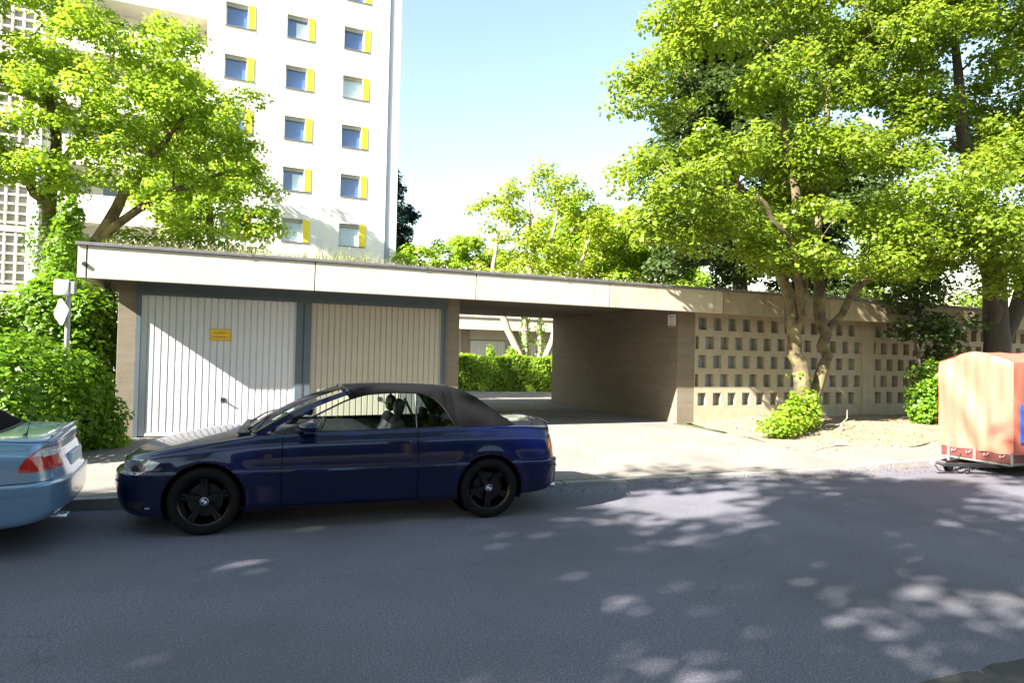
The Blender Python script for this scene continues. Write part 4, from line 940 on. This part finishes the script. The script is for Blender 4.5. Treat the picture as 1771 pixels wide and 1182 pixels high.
    for s_ in (-1, 1):
        glasspoly(1.50, 2.765, 'side_window', M_GLASS, s_); glasspoly(2.79, 3.20, 'quarter_window', M_GLASSD, s_)
        # seals
        b = MB(); pts = [(x, s_ * th(float(gz_(x))), float(gz_(x)) + .004) for x in np.linspace(1.5, 3.2, 40)]; b.tube(pts, .010, 6)
        b.tube([(x, s_ * (th(float(belt(x))) + .012), float(belt(x)) + .002) for x in np.linspace(1.45, 3.25, 20)], .009, 6)
        b.tube([(2.778, s_ * (th(z) - .002), z) for z in np.linspace(.95, 1.31, 5)], .008, 6)
        b.build('window_seal', M_TRIM, root, smooth=True)
        # pillar
        b = MB(); sec = []; P0 = Vector((1.20, s_ * .735, .915)); P1 = Vector((2.08, s_ * .575, 1.318)); vs = []
        for k in range(13):
            t_ = k / 12; p = P0.lerp(P1, t_) + Vector((0, s_ * .012 * math.sin(math.pi * t_), .042 * math.sin(math.pi * t_ * .95)))
            w = .050 - .012 * t_
            vs += [p + Vector((-.034, -s_ * .035, w * .55)), p + Vector((.0, s_ * .006, w * .55 + .004)), p + Vector((.034, s_ * .012, -w * .35)), p + Vector((.03, -s_ * .03, -w * .5))]
        fs = [(4*i+k, 4*i+(k+1) % 4, 4*i+4+(k+1) % 4, 4*i+4+k) for i in range(12) for k in range(4)] + [(0,1,2,3), (48,49,50,51)]
        b.add([tuple(v) for v in vs], fs); b.build('windscreen_pillar', paint, root, smooth=True, angle=50)
        # small corner sail where the mirror sits
        b = MB(); b.add([(1.30, s_*.752, .93), (1.62, s_*.752, .95), (1.60, s_*.735, 1.02), (1.50, s_*.73, .985)], [(0,1,2,3)]); b.build('mirror_sail', M_TRIM, root)
    # windscreen
    b = MB(); vs = []; nu_, nw = 15, 13
    for i in range(nu_):
        v_ = i / (nu_ - 1)
        for j in range(nw):
            w = -1 + 2 * j / (nw - 1); hw = .70 * (1 - v_) + .555 * v_
            xb = 1.09 + .13 * w * w; xt = 2.03 + .05 * w * w; zbt = .935 - .01 * w * w; ztp = 1.362 - .03 * w * w
            vs.append((xb * (1 - v_) + xt * v_, w * hw, zbt * (1 - v_) + ztp * v_ + .045 * math.sin(math.pi * v_)))
    b.add(vs, [(i*nw+j, i*nw+j+1, (i+1)*nw+j+1, (i+1)*nw+j) for i in range(nu_-1) for j in range(nw-1)])
    ws = b.build('windscreen', M_GLASS, root, smooth=True)
    b = MB(); b.tube([(2.03 + .05*w*w, w * .565, 1.362 - .03*w*w) for w in np.linspace(-1, 1, 11)], .022, 8); b.build('header_rail', M_TRIM, ws, smooth=True)
    b = MB()
    for (a, e) in (((1.13, -.50, .955), (1.42, .02, 1.085)), ((1.08, .10, .955), (1.37, .60, 1.06))):
        b.tube([a, ((a[0]+e[0])/2, (a[1]+e[1])/2, (a[2]+e[2])/2 + .025), e], [.011, .008, .006], 6)
    b.tube([(1.10, -.55, .955), (1.13, -.48, .965)], .02, 8); b.build('wiper', M_BLACK, root, smooth=True)
    MB().box(1.02, 1.14, -.62, .62, .915, .942).build('cowl', M_TRIM, root, bevel=.01)
    # soft top shell
    rc = crv([(2.02, 1.372), (2.2, 1.385), (2.5, 1.392), (2.8, 1.388), (3.1, 1.378), (3.32, 1.352), (3.5, 1.275), (3.66, 1.165), (3.8, 1.06), (3.9, .99)])
    def rail(x): return float(gz_(x)) + .004 if x < 3.2 else .972
    b = MB(); xs = np.concatenate([np.linspace(2.02, 2.9, 26), np.linspace(2.92, 3.22, 22), np.linspace(3.24, 3.9, 26)]); vs = []; m_ = 31
    for x in xs:
        zr = rail(x) if x > 2.07 else 1.322; zc = float(rc(x)); zc = max(zc, zr + .005)
        yr = th(zr) + .014; taper = 1.0
        if x > 3.45: taper = 1 - .10 * ((x - 3.45) / .45) ** 1.6
        for j in range(m_):
            t_ = -math.pi / 2 + math.pi * j / (m_ - 1); c_, s_ = math.cos(t_), math.sin(t_)
            hgt = zc - zr; n_ = 2.2 + 3.0 * min(1, hgt / .3)
            zz = abs(c_) ** (2 / n_); yy = math.copysign(abs(s_) ** (2 / n_), s_); z = zr + hgt * zz
            y = yy * yr * taper * (1 - .58 * (z - zr) / max(yr, .1) * (hgt > .1) * min(1, hgt / .25)); vs.append((x, y, z))
    nx = len(xs); b.add(vs, [(i*m_+j, i*m_+j+1, (i+1)*m_+j+1, (i+1)*m_+j) for i in range(nx-1) for j in range(m_-1)])
    st = b.build('soft_top', CENT, root, smooth=True, angle=60)
    b = MB(); b.tube([(3.22, -.73, .972), (3.6, -.71, .975), (3.86, -.60, .985), (3.92, -.3, .995), (3.93, 0, .998), (3.92, .3, .995), (3.86, .60, .985), (3.6, .71, .975), (3.22, .73, .972)], .010, 6); b.build('hood_seam', M_TRIM, st, smooth=True)
    # ---- shut lines and trim
    for s_ in (-1, 1):
        d = door_l if s_ < 0 else door_r
        strip([(1.458, .925), (1.452, .8), (1.452, .5), (1.456, .245)], .007, 'shut_line', M_GAP, sgn=s_)
        strip([(2.775, .95), (2.778, .8), (2.778, .5), (2.772, .25)], .007, 'shut_line', M_GAP, sgn=s_)
        strip([(1.456, .245), (2.772, .247)], .006, 'sill_line', M_GAP, sgn=s_)
        strip([(.30, .745), (.6, .80), (1.0, .872), (1.2, .905)], .005, 'bonnet_line', M_GAP, sgn=s_, off=.002)
        strip([(.42, .60), (.47, .56)], .006, 'bumper_line', M_GAP, sgn=s_); strip([(3.93, .605), (4.35, .612)], .007, 'bumper_line', M_GAP, sgn=s_)
        strip([(3.6, .955), (3.95, .952), (4.30, .925)], .005, 'boot_line', M_GAP, sgn=s_, off=.002)
        decal([(1.28, .695), (1.36, .715), (1.36, .745), (1.30, .75)], 'side_indicator', M_TRIM, .004, sgn=s_)
        b = MB()   # handle
        for x in (2.50, 2.62, 2.68):
            l, n_, _, _ = hit(x, .835, s_)
        l1, n1, _, _ = hit(2.48, .838, s_); l2, _, _, _ = hit(2.58, .84, s_); l3, _, _, _ = hit(2.70, .838, s_)
        o_ = Vector((0, s_ * .028, 0)); b.tube([l1 + o_ * .1, l1 + o_ * .8 + Vector((.03, 0, 0)), l2 + o_, l3 + o_ * .8 - Vector((.02, 0, 0)), l3 + o_ * .1], [.010, .013, .014, .013, .011], 8)
        b.build('door_handle', paint, d, smooth=True)
        decal([(2.46, .825), (2.56, .815), (2.64, .825), (2.64, .85), (2.56, .86), (2.47, .85)], 'handle_recess', M_TRIM, .002, d, s_)
    # ---- lamps
    for s_ in (-1, 1):
        hl = decal([(.04, .582), (.05, .675), (.16, .71), (.30, .72), (.40, .69), (.34, .625), (.22, .580), (.12, .575)], 'headlight', M_LAMP, .004, sgn=s_, step=.015)
        if hl:
            decal([(.27, .61), (.29, .71), (.395, .688), (.34, .635)], 'headlight_reflector', M_LENS, .007, hl, s_, .015)
            decal([(.15, .60), (.18, .58), (.215, .60), (.22, .64), (.19, .665), (.155, .65)], 'headlight_projector', M_DISC, .007, hl, s_, .012)
        decal([(.28, .268), (.32, .268), (.32, .281), (.28, .281)], 'bumper_reflector', M_LENS, .004, sgn=s_)
        if light:
            tl = decal([(4.13, .70), (4.14, .75), (4.19, .83), (4.26, .885), (4.35, .89), (4.355, .70), (4.2, .695)], 'tail_light', M_RED, .006, sgn=s_, step=.015)
            decal([(4.215, .82), (4.235, .85), (4.27, .878), (4.345, .882), (4.345, .82)], 'reversing_lens', M_LENS, .009, tl, s_, .015)
        else:
            tl = decal([(4.24, .70), (4.235, .78), (4.255, .855), (4.35, .86), (4.355, .70)], 'tail_light', M_RED, .005, sgn=s_, step=.015)
            decal([(4.245, .81), (4.255, .85), (4.31, .852), (4.29, .81)], 'reversing_lens', M_LENS, .009, tl, s_, .015)
        sg = lambda a, b_: (min(s_*a, s_*b_), max(s_*a, s_*b_))
        ya_, yb_ = sg(.50, .75); rl = decal_end([(ya_, .70), (yb_, .86)], 'rear_lamp', M_RED, .006, None, 1)
        if rl: decal_end([(ya_, .81), (yb_, .855)], 'reversing_lens', M_LENS, .010, rl, 1)
        ya_, yb_ = sg(.40, .80); hl2 = decal_end([(ya_, .59), (yb_, .69)], 'front_lamp', M_LAMP, .004, None, -1)
    # grille + number plates + badge
    b = MB()
    for s_ in (-1, 1):
        b.prism([(0, .585), (.0, .67), (.05, .675), (.05, .585)], 0.03 if s_ > 0 else -.20, .20 if s_ > 0 else -.03)
    b.xform(Matrix.Translation((-.022, 0, .015))); b.build('grille', M_TRIM, root, bevel=.012)
    b = MB(); b.box(-.094, -.07, -.26, .26, .40, .51); b.build('front_plate', M_WHITE, root, bevel=.004)
    b = MB(); b.box(-.07, -.02, -.26, .26, .25, .33); b.build('air_intake', M_TRIM, root, bevel=.01)
    b = MB(); b.box(4.385, 4.415, -.26, .26, .66, .77); b.build('rear_plate', M_WHITE, root, bevel=.004)
    b = MB(); b.tube([(4.335 - .05*abs(y_)**2, y_, 1.002 - .085*abs(y_)**2) for y_ in np.linspace(-.62, .62, 15)], .011, 8); b.build('boot_lip', paint, root, smooth=True)
    b = MB(); b.tube([(4.28, -.52, .27), (4.43, -.52, .25)], .03, 12); b.tube([(4.28, -.44, .27), (4.43, -.44, .25)], .03, 12); b.build('exhaust', M_CHROME, root, smooth=True)
    for s_ in (-1, 1):
        strip([(-.02, .505), (.15, .515), (.42, .518)], .022, 'bumper_strip', paint, sgn=s_, off=.010)
        strip([(3.93, .520), (4.2, .525), (4.40, .525)], .022, 'bumper_strip', paint, sgn=s_, off=.010)
        strip([(1.12, .575), (1.44, .578)], .012, 'rubbing_strip', paint, sgn=s_, off=.008)
        strip([(1.47, .578), (2.76, .585)], .012, 'rubbing_strip', paint, sgn=s_, off=.008)
        strip([(2.79, .585), (3.16, .587)], .012, 'rubbing_strip', paint, sgn=s_, off=.008)
        decal([(.10, .27), (.24, .265), (.27, .33), (.14, .345)], 'fog_intake', M_TRIM, .003, sgn=s_)
    # antenna
    b = MB(); ax, ay = 4.12, -.56; zt = float(belt(ax)); b.tube([(ax - .02, ay, zt), (ax, ay, zt + .03), (ax + .01, ay, zt + .05)], [.018, .014, .006], 8); b.tube([(ax + .01, ay, zt + .05), (ax + .05, ay, zt + .27)], [.004, .002], 5)
    b.build('antenna', M_BLACK, root, smooth=True)
    # mirrors
    for s_ in (-1, 1):
        b = MB(); c = Vector((1.70, s_ * .90, 1.01)); vs = []; n1_, n2_ = 10, 16
        for i in range(n1_ + 1):
            ph = math.pi * i / n1_
            for j in range(n2_):
                t_ = 2 * math.pi * j / n2_; y = math.cos(ph) * .115; rr2 = math.sin(ph) ** .6
                x = rr2 * math.cos(t_) * (.115 if math.cos(t_) < 0 else .07); z = rr2 * math.sin(t_) * (.064 - .012 * s_ * y / .115) * (1 + .25 * math.cos(t_))
                vs.append((c.x + x + .02 * abs(y) / .115, c.y + y, c.z + z))
        b.add(vs, [(i*n2_+j, i*n2_+(j+1) % n2_, (i+1)*n2_+(j+1) % n2_, (i+1)*n2_+j) for i in range(n1_) for j in range(n2_)])
        mr_ = b.build('door_mirror', paint, root, smooth=True, angle=80)
        b = MB(); b.tube([(1.60, s_ * .75, .955), (1.63, s_ * .80, .96), (1.66, s_ * .87, .975)], [.03, .022, .02], 8); b.build('mirror_arm', M_TRIM, mr_, smooth=True)
    # wheels
    def wheel(x, s_, rot):
        w = MB(); c = (x, s_ * .755, WR); yo = s_
        tp_ = [(.232, -.095), (.245, -.105), (.285, -.108), (.306, -.095), (.317, -.07), (.318, 0), (.317, .07), (.306, .095), (.285, .108), (.245, .105), (.232, .095)]
        w.lathe(tp_, c, 'y', 56)
        wh_ = w.build('wheel', M_TYRE, root, smooth=True, angle=70)
        b = MB(); b.lathe([(.233, .096 * yo), (.228, .085 * yo), (.215, .075 * yo), (.205, -.09 * yo), (.233, -.096 * yo)], c, 'y', 56)
        # five twin spokes
        def ring(r, t_, y): return (c[0] + r * math.cos(t_), c[1] + y * yo, c[2] + r * math.sin(t_))
        for k in range(5):
            for e in (-1, 1):
                t0 = rot + 2 * math.pi * k / 5; secs = []
                for (r, da, wd, yy) in ((.045, .22, .020, .072), (.10, .13, .017, .068), (.16, .10, .013, .070), (.212, .105, .012, .082)):
                    a = t0 + e * (da * (.9 if r > .05 else 1)); tang = Vector((-math.sin(a), 0, math.cos(a))); p = Vector(ring(r, a, yy)); dn = Vector((0, -.028 * yo, 0))
                    secs.append([p - tang * wd, p + tang * wd, p + tang * wd * 1.25 + dn, p - tang * wd * 1.25 + dn])
                vs = [tuple(q) for s__ in secs for q in s__]; b.add(vs, [(4*i+j, 4*i+(j+1) % 4, 4*i+4+(j+1) % 4, 4*i+4+j) for i in range(3) for j in range(4)])
        b.lathe([(0, .078 * yo), (.05, .076 * yo), (.062, .06 * yo), (.062, .03 * yo)], c, 'y', 28)
        b.build('rim', M_RIM, wh_, smooth=True, angle=40)
        b = MB(); b.lathe([(0, .0), (.155, .0), (.155, -.02 * yo), (0, -.02 * yo)], c, 'y', 40); b.build('brake_disc', M_DISC, wh_, smooth=True)
        bd = MB(); n = 6
        for q in range(4):
            vs = [(c[0], c[1] + .0815 * yo, c[2])]
            for k in range(n + 1):
                a = rot * .3 + math.pi / 2 * (q + k / n); vs.append((c[0] + .024 * math.cos(a), c[1] + .0815 * yo, c[2] + .024 * math.sin(a)))
            bd.add(vs, [(0, k + 1, k + 2) for k in range(n)], q % 2)
        bd.lathe([(.0245, .082 * yo), (.034, .081 * yo), (.036, .074 * yo)], c, 'y', 28, 2); bd.lathe([(.034, .0815 * yo), (.037, .079 * yo)], c, 'y', 28, 1)
        bd.build('hub_badge', [M_BBLUE, M_BWHITE, M_TRIM], wh_)
    for i, x in enumerate(WX):
        for s_ in (-1, 1): wheel(x, s_, .35 + i * .5)
    return root
make_car((-1.079, 7.512, 0), R(-4), M_CARB, 'dark blue convertible with black soft top and black wheels parked at the kerb', 'convertible_car', False)
make_car((-5.91, 6.90, 0), R(4), M_CARS, 'pale metallic blue car cut off by the left edge, only its tail in view', 'parked_car', True)

# ------------------------------------------------------------ sign post
SP = empty('sign_post', (-2.46, 10.95, .22)); tag(SP, 'grey post with tilted white diamond plate standing in the hedge', 'sign post')
MB().tube([(0, 0, -.2), (0, 0, 2.38)], .035, 16).build('post', M_METAL, SP, smooth=True)
b = MB(); b.box(-.16, .02, -.10, .03, 2.26, 2.48); b.build('white_box', M_WHITE, SP, bevel=.012)
MB().box(.025, .09, -.09, .03, 2.28, 2.46).build('side_cover', M_GREY, SP, bevel=.006)
b = MB(); q = .215
def rdiamond(q, r_=.05, n=5):
    cs = []; 
    for k in range(4):
        a = math.pi / 2 * k; cx_, cz_ = math.cos(a) * (q - r_ * 1.41), math.sin(a) * (q - r_ * 1.41)
        for i in range(n): t_ = a - math.pi / 4 + math.pi / 2 * i / (n - 1); cs.append((cx_ + r_ * math.cos(t_), cz_ + r_ * math.sin(t_)))
    return cs
b.prism(rdiamond(q), -.002, .002); dp = b.build('diamond_plate', M_WHITE, SP, loc=(-.07, -.06, 2.02)); dp.rotation_euler = (0, R(-8), R(-52))
b = MB(); b.prism(rdiamond(.13, .03), -.0055, -.0025); e = b.build('diamond_face', mat('faded_sign', (.66, .66, .74), .5, col2=(.74, .74, .78), scale=9), dp)
MB().tube([(0, 0, 0), (-.05, -.05, 0)], .012, 8).build('clamp', M_METAL, SP, loc=(0, 0, 2.02))

# ------------------------------------------------------------ trailer
TX, TY0, TY1 = 10.97, 6.17, 7.36
TR = empty('covered_trailer', (TX, (TY0 + TY1) / 2, 0), R(-2)); tag(TR, 'orange tarpaulin-covered box trailer with its drawbar and jockey wheel facing left', 'trailer')
M_TARP = mat('orange_tarpaulin', (0.42, 0.115, 0.075), 0.6, col2=(0.36, 0.095, 0.06), scale=1.2, amt=.3, bump=.35, bscale=9, spec=.5)
M_TARPW = mat('tarpaulin_roof', (0.74, 0.26, 0.10), 0.4, bump=.2, bscale=8)
M_BOARD = mat('brown_side_board', (0.11, 0.03, 0.025), 0.45, col2=(0.08, 0.025, 0.02), scale=4, bump=.08)
hw = (TY1 - TY0) / 2; LT = 2.45
# tarp: folded grid front, sides and roof
def tarp():
    b = MB(); rg = np.random.RandomState(3)
    zt = lambda y: 1.80 + .17 * (1 - (abs(y) / hw) ** 1.5)
    def wr(u, v, s):   # drapes: diagonal folds from the upper corners
        f = .034 * math.sin(9 * (u * .9 + v * 1.0) + s) * math.exp(-((u - .18 - (1 - v) * .35) / .22) ** 2) + .028 * math.sin(11 * (u - v * .7) + s) * math.exp(-((u - .8 + (1 - v) * .25) / .16) ** 2)
        return f + .012 * math.sin(23 * u + 6 * v + s) * (1 - v) + .004 * math.sin(41 * u + 3)
    n, m = 48, 36; vs = []
    for i in range(n + 1):
        u = i / n; y = hw - 2 * hw * u
        for j in range(m + 1):
            v = j / m; z = .36 + .008 * math.sin(u * 21) * (1 - v) + (zt(y) - .36) * v; e = .03 * max(0, v - .93) / .07; bulge = .02 * math.sin(math.pi * u)
            ins = .035 * (1 - v) ** 2
            vs.append((-wr(u, v, 1) - bulge * math.sin(math.pi * v) + e + ins * .4, y * (1 - .0 * v), z))
    b.add(vs, [(i*(m+1)+j, i*(m+1)+j+1, (i+1)*(m+1)+j+1, (i+1)*(m+1)+j) for i in range(n) for j in range(m)])
    for s_ in (-1, 1):
        vs = []
        for i in range(n + 1):
            u = i / n; x = LT * u
            for j in range(m + 1):
                v = j / m; z = .36 + (1.80 - .36) * v
                vs.append((x if i else 0.0, s_ * (hw + (wr(u * 1.5 % 1, v, 4) + .012 * math.sin(math.pi * v)) * (0 if i in (0, n) else 1)), z))
        b.add(vs, [(i*(m+1)+j, i*(m+1)+j+1, (i+1)*(m+1)+j+1, (i+1)*(m+1)+j) for i in range(n) for j in range(m)])
    vs = []; k = 24
    for i in range(n + 1):
        x = LT * i / n
        for j in range(k + 1):
            y = hw - 2 * hw * j / k; vs.append((x + (.03 if i == 0 else 0), y, zt(y) - .012 * abs(math.sin(math.pi * i / n * 4)) + (.0)))
    b.add(vs, [(i*(k+1)+j, i*(k+1)+j+1, (i+1)*(k+1)+j+1, (i+1)*(k+1)+j) for i in range(n) for j in range(k)])
    vs = [(LT, hw - 2*hw*j/k, z) for j in range(k+1) for z in (.36, zt(hw - 2*hw*j/k))]; b.add(vs, [(2*j, 2*j+1, 2*j+3, 2*j+2) for j in range(k)])
    return b
tarp().build('tarpaulin', M_TARP, TR, smooth=True, angle=50)
MB().box(.10, LT - .2, -hw - .035, -hw - .03, .55, 1.15).build('blue_stand_in_panel', mat('blue_patch', (.05, .12, .42), .5), TR)  # stands in for a blue object beyond the trailer
b = MB(); b.box(.025, LT - .02, -hw + .015, hw - .015, .215, .365); b.build('side_boards', M_BOARD, TR, bevel=.006)
b = MB()
for yy in (-hw + .01, -.02, hw - .05): b.box(.008, .024, yy, yy + .045, .20, .40)
b.box(.0, LT, -hw, -hw + .014, .195, .225); b.box(.0, .024, -hw + .015, hw, .18, .213); b.box(.0, LT, hw - .013, hw, .195, .225)
b.build('edge_rail', mat('dull_zinc', (.16, .16, .16), .6, .3, col2=(.1, .095, .09), scale=9), TR, bevel=.003)
b = MB()
for yy in (-.40, -.16, .12, .36): b.tube([(.0, yy, .33), (-.018, yy - .01, .30), (-.02, yy - .05, .315), (-.002, yy - .07, .345)], .006, 6)
b.build('latch', M_METAL, TR, smooth=True)
b = MB(); b.box(.1, LT, -.35, -.29, .12, .18); b.box(.1, LT, .29, .35, .12, .18)
b.add([(.1, -.35, .12), (.1, -.27, .12), (-.72, .0, .13), (-.72, -.04, .13), (.1, -.35, .18), (.1, -.27, .18), (-.72, .0, .18), (-.72, -.04, .18)], [(0,1,2,3),(4,7,6,5),(0,4,5,1),(1,5,6,2),(2,6,7,3),(3,7,4,0)])
b.add([(.1, .27, .12), (.1, .35, .12), (-.72, .04, .13), (-.72, .001, .13), (.1, .27, .18), (.1, .35, .18), (-.72, .04, .18), (-.72, .001, .18)], [(0,1,2,3),(4,7,6,5),(0,4,5,1),(1,5,6,2),(2,6,7,3),(3,7,4,0)])
b.build('drawbar', M_BLACK, TR)
b = MB(); b.tube([(-.70, 0, .17), (-.86, 0, .20), (-.95, 0, .20)], [.035, .04, .045], 10); b.tube([(-.82, 0, .22), (-.70, 0, .29)], .012, 6); b.build('coupling', M_METAL, TR, smooth=True)
b = MB(); b.tube([(-.45, .10, .10), (-.45, .10, .46)], .022, 10); b.tube([(-.45, .10, .46), (-.45, .10, .50), (-.38, .10, .50), (-.36, .10, .54)], .008, 6); jk = b.build('jockey_wheel', M_METAL, TR, smooth=True)
MB().lathe([(0, -.03), (.05, -.03), (.085, -.028), (.10, -.015), (.10, .015), (.085, .028), (.05, .03), (0, .03)], (-.45, .10, .10), 'y', 24).build('tyre', M_TYRE, jk, smooth=True)
b = MB(); pts = [(-.30 + .10 * math.cos(t_), -.05 + .08 * math.sin(t_ * .5), .085 + .075 * math.sin(t_)) for t_ in np.linspace(0, 4.6 * math.pi, 60)]; b.tube(pts, .010, 6)
b.tube([(-.9, 0, .15), (-.75, .03, .05), (-.5, -.06, .02), (-.2, -.1, .06), (.05, -.15, .15)], .008, 6); b.build('electric_cable', M_BLACK, TR, smooth=True)
for s_ in (-1, 1):
    w = MB(); w.lathe([(.15, -.07), (.16, -.078), (.22, -.078), (.245, -.05), (.245, .05), (.22, .078), (.16, .078), (.15, .07)], (1.35, s_ * (hw - .09), .245), 'y', 40); wt = w.build('wheel', M_TYRE, TR, smooth=True)
    MB().lathe([(0, s_*.03), (.05, s_*.03), (.11, s_*.05), (.15, s_*.07)], (1.35, s_ * (hw - .09), .245), 'y', 30).build('rim', M_METAL, wt, smooth=True)
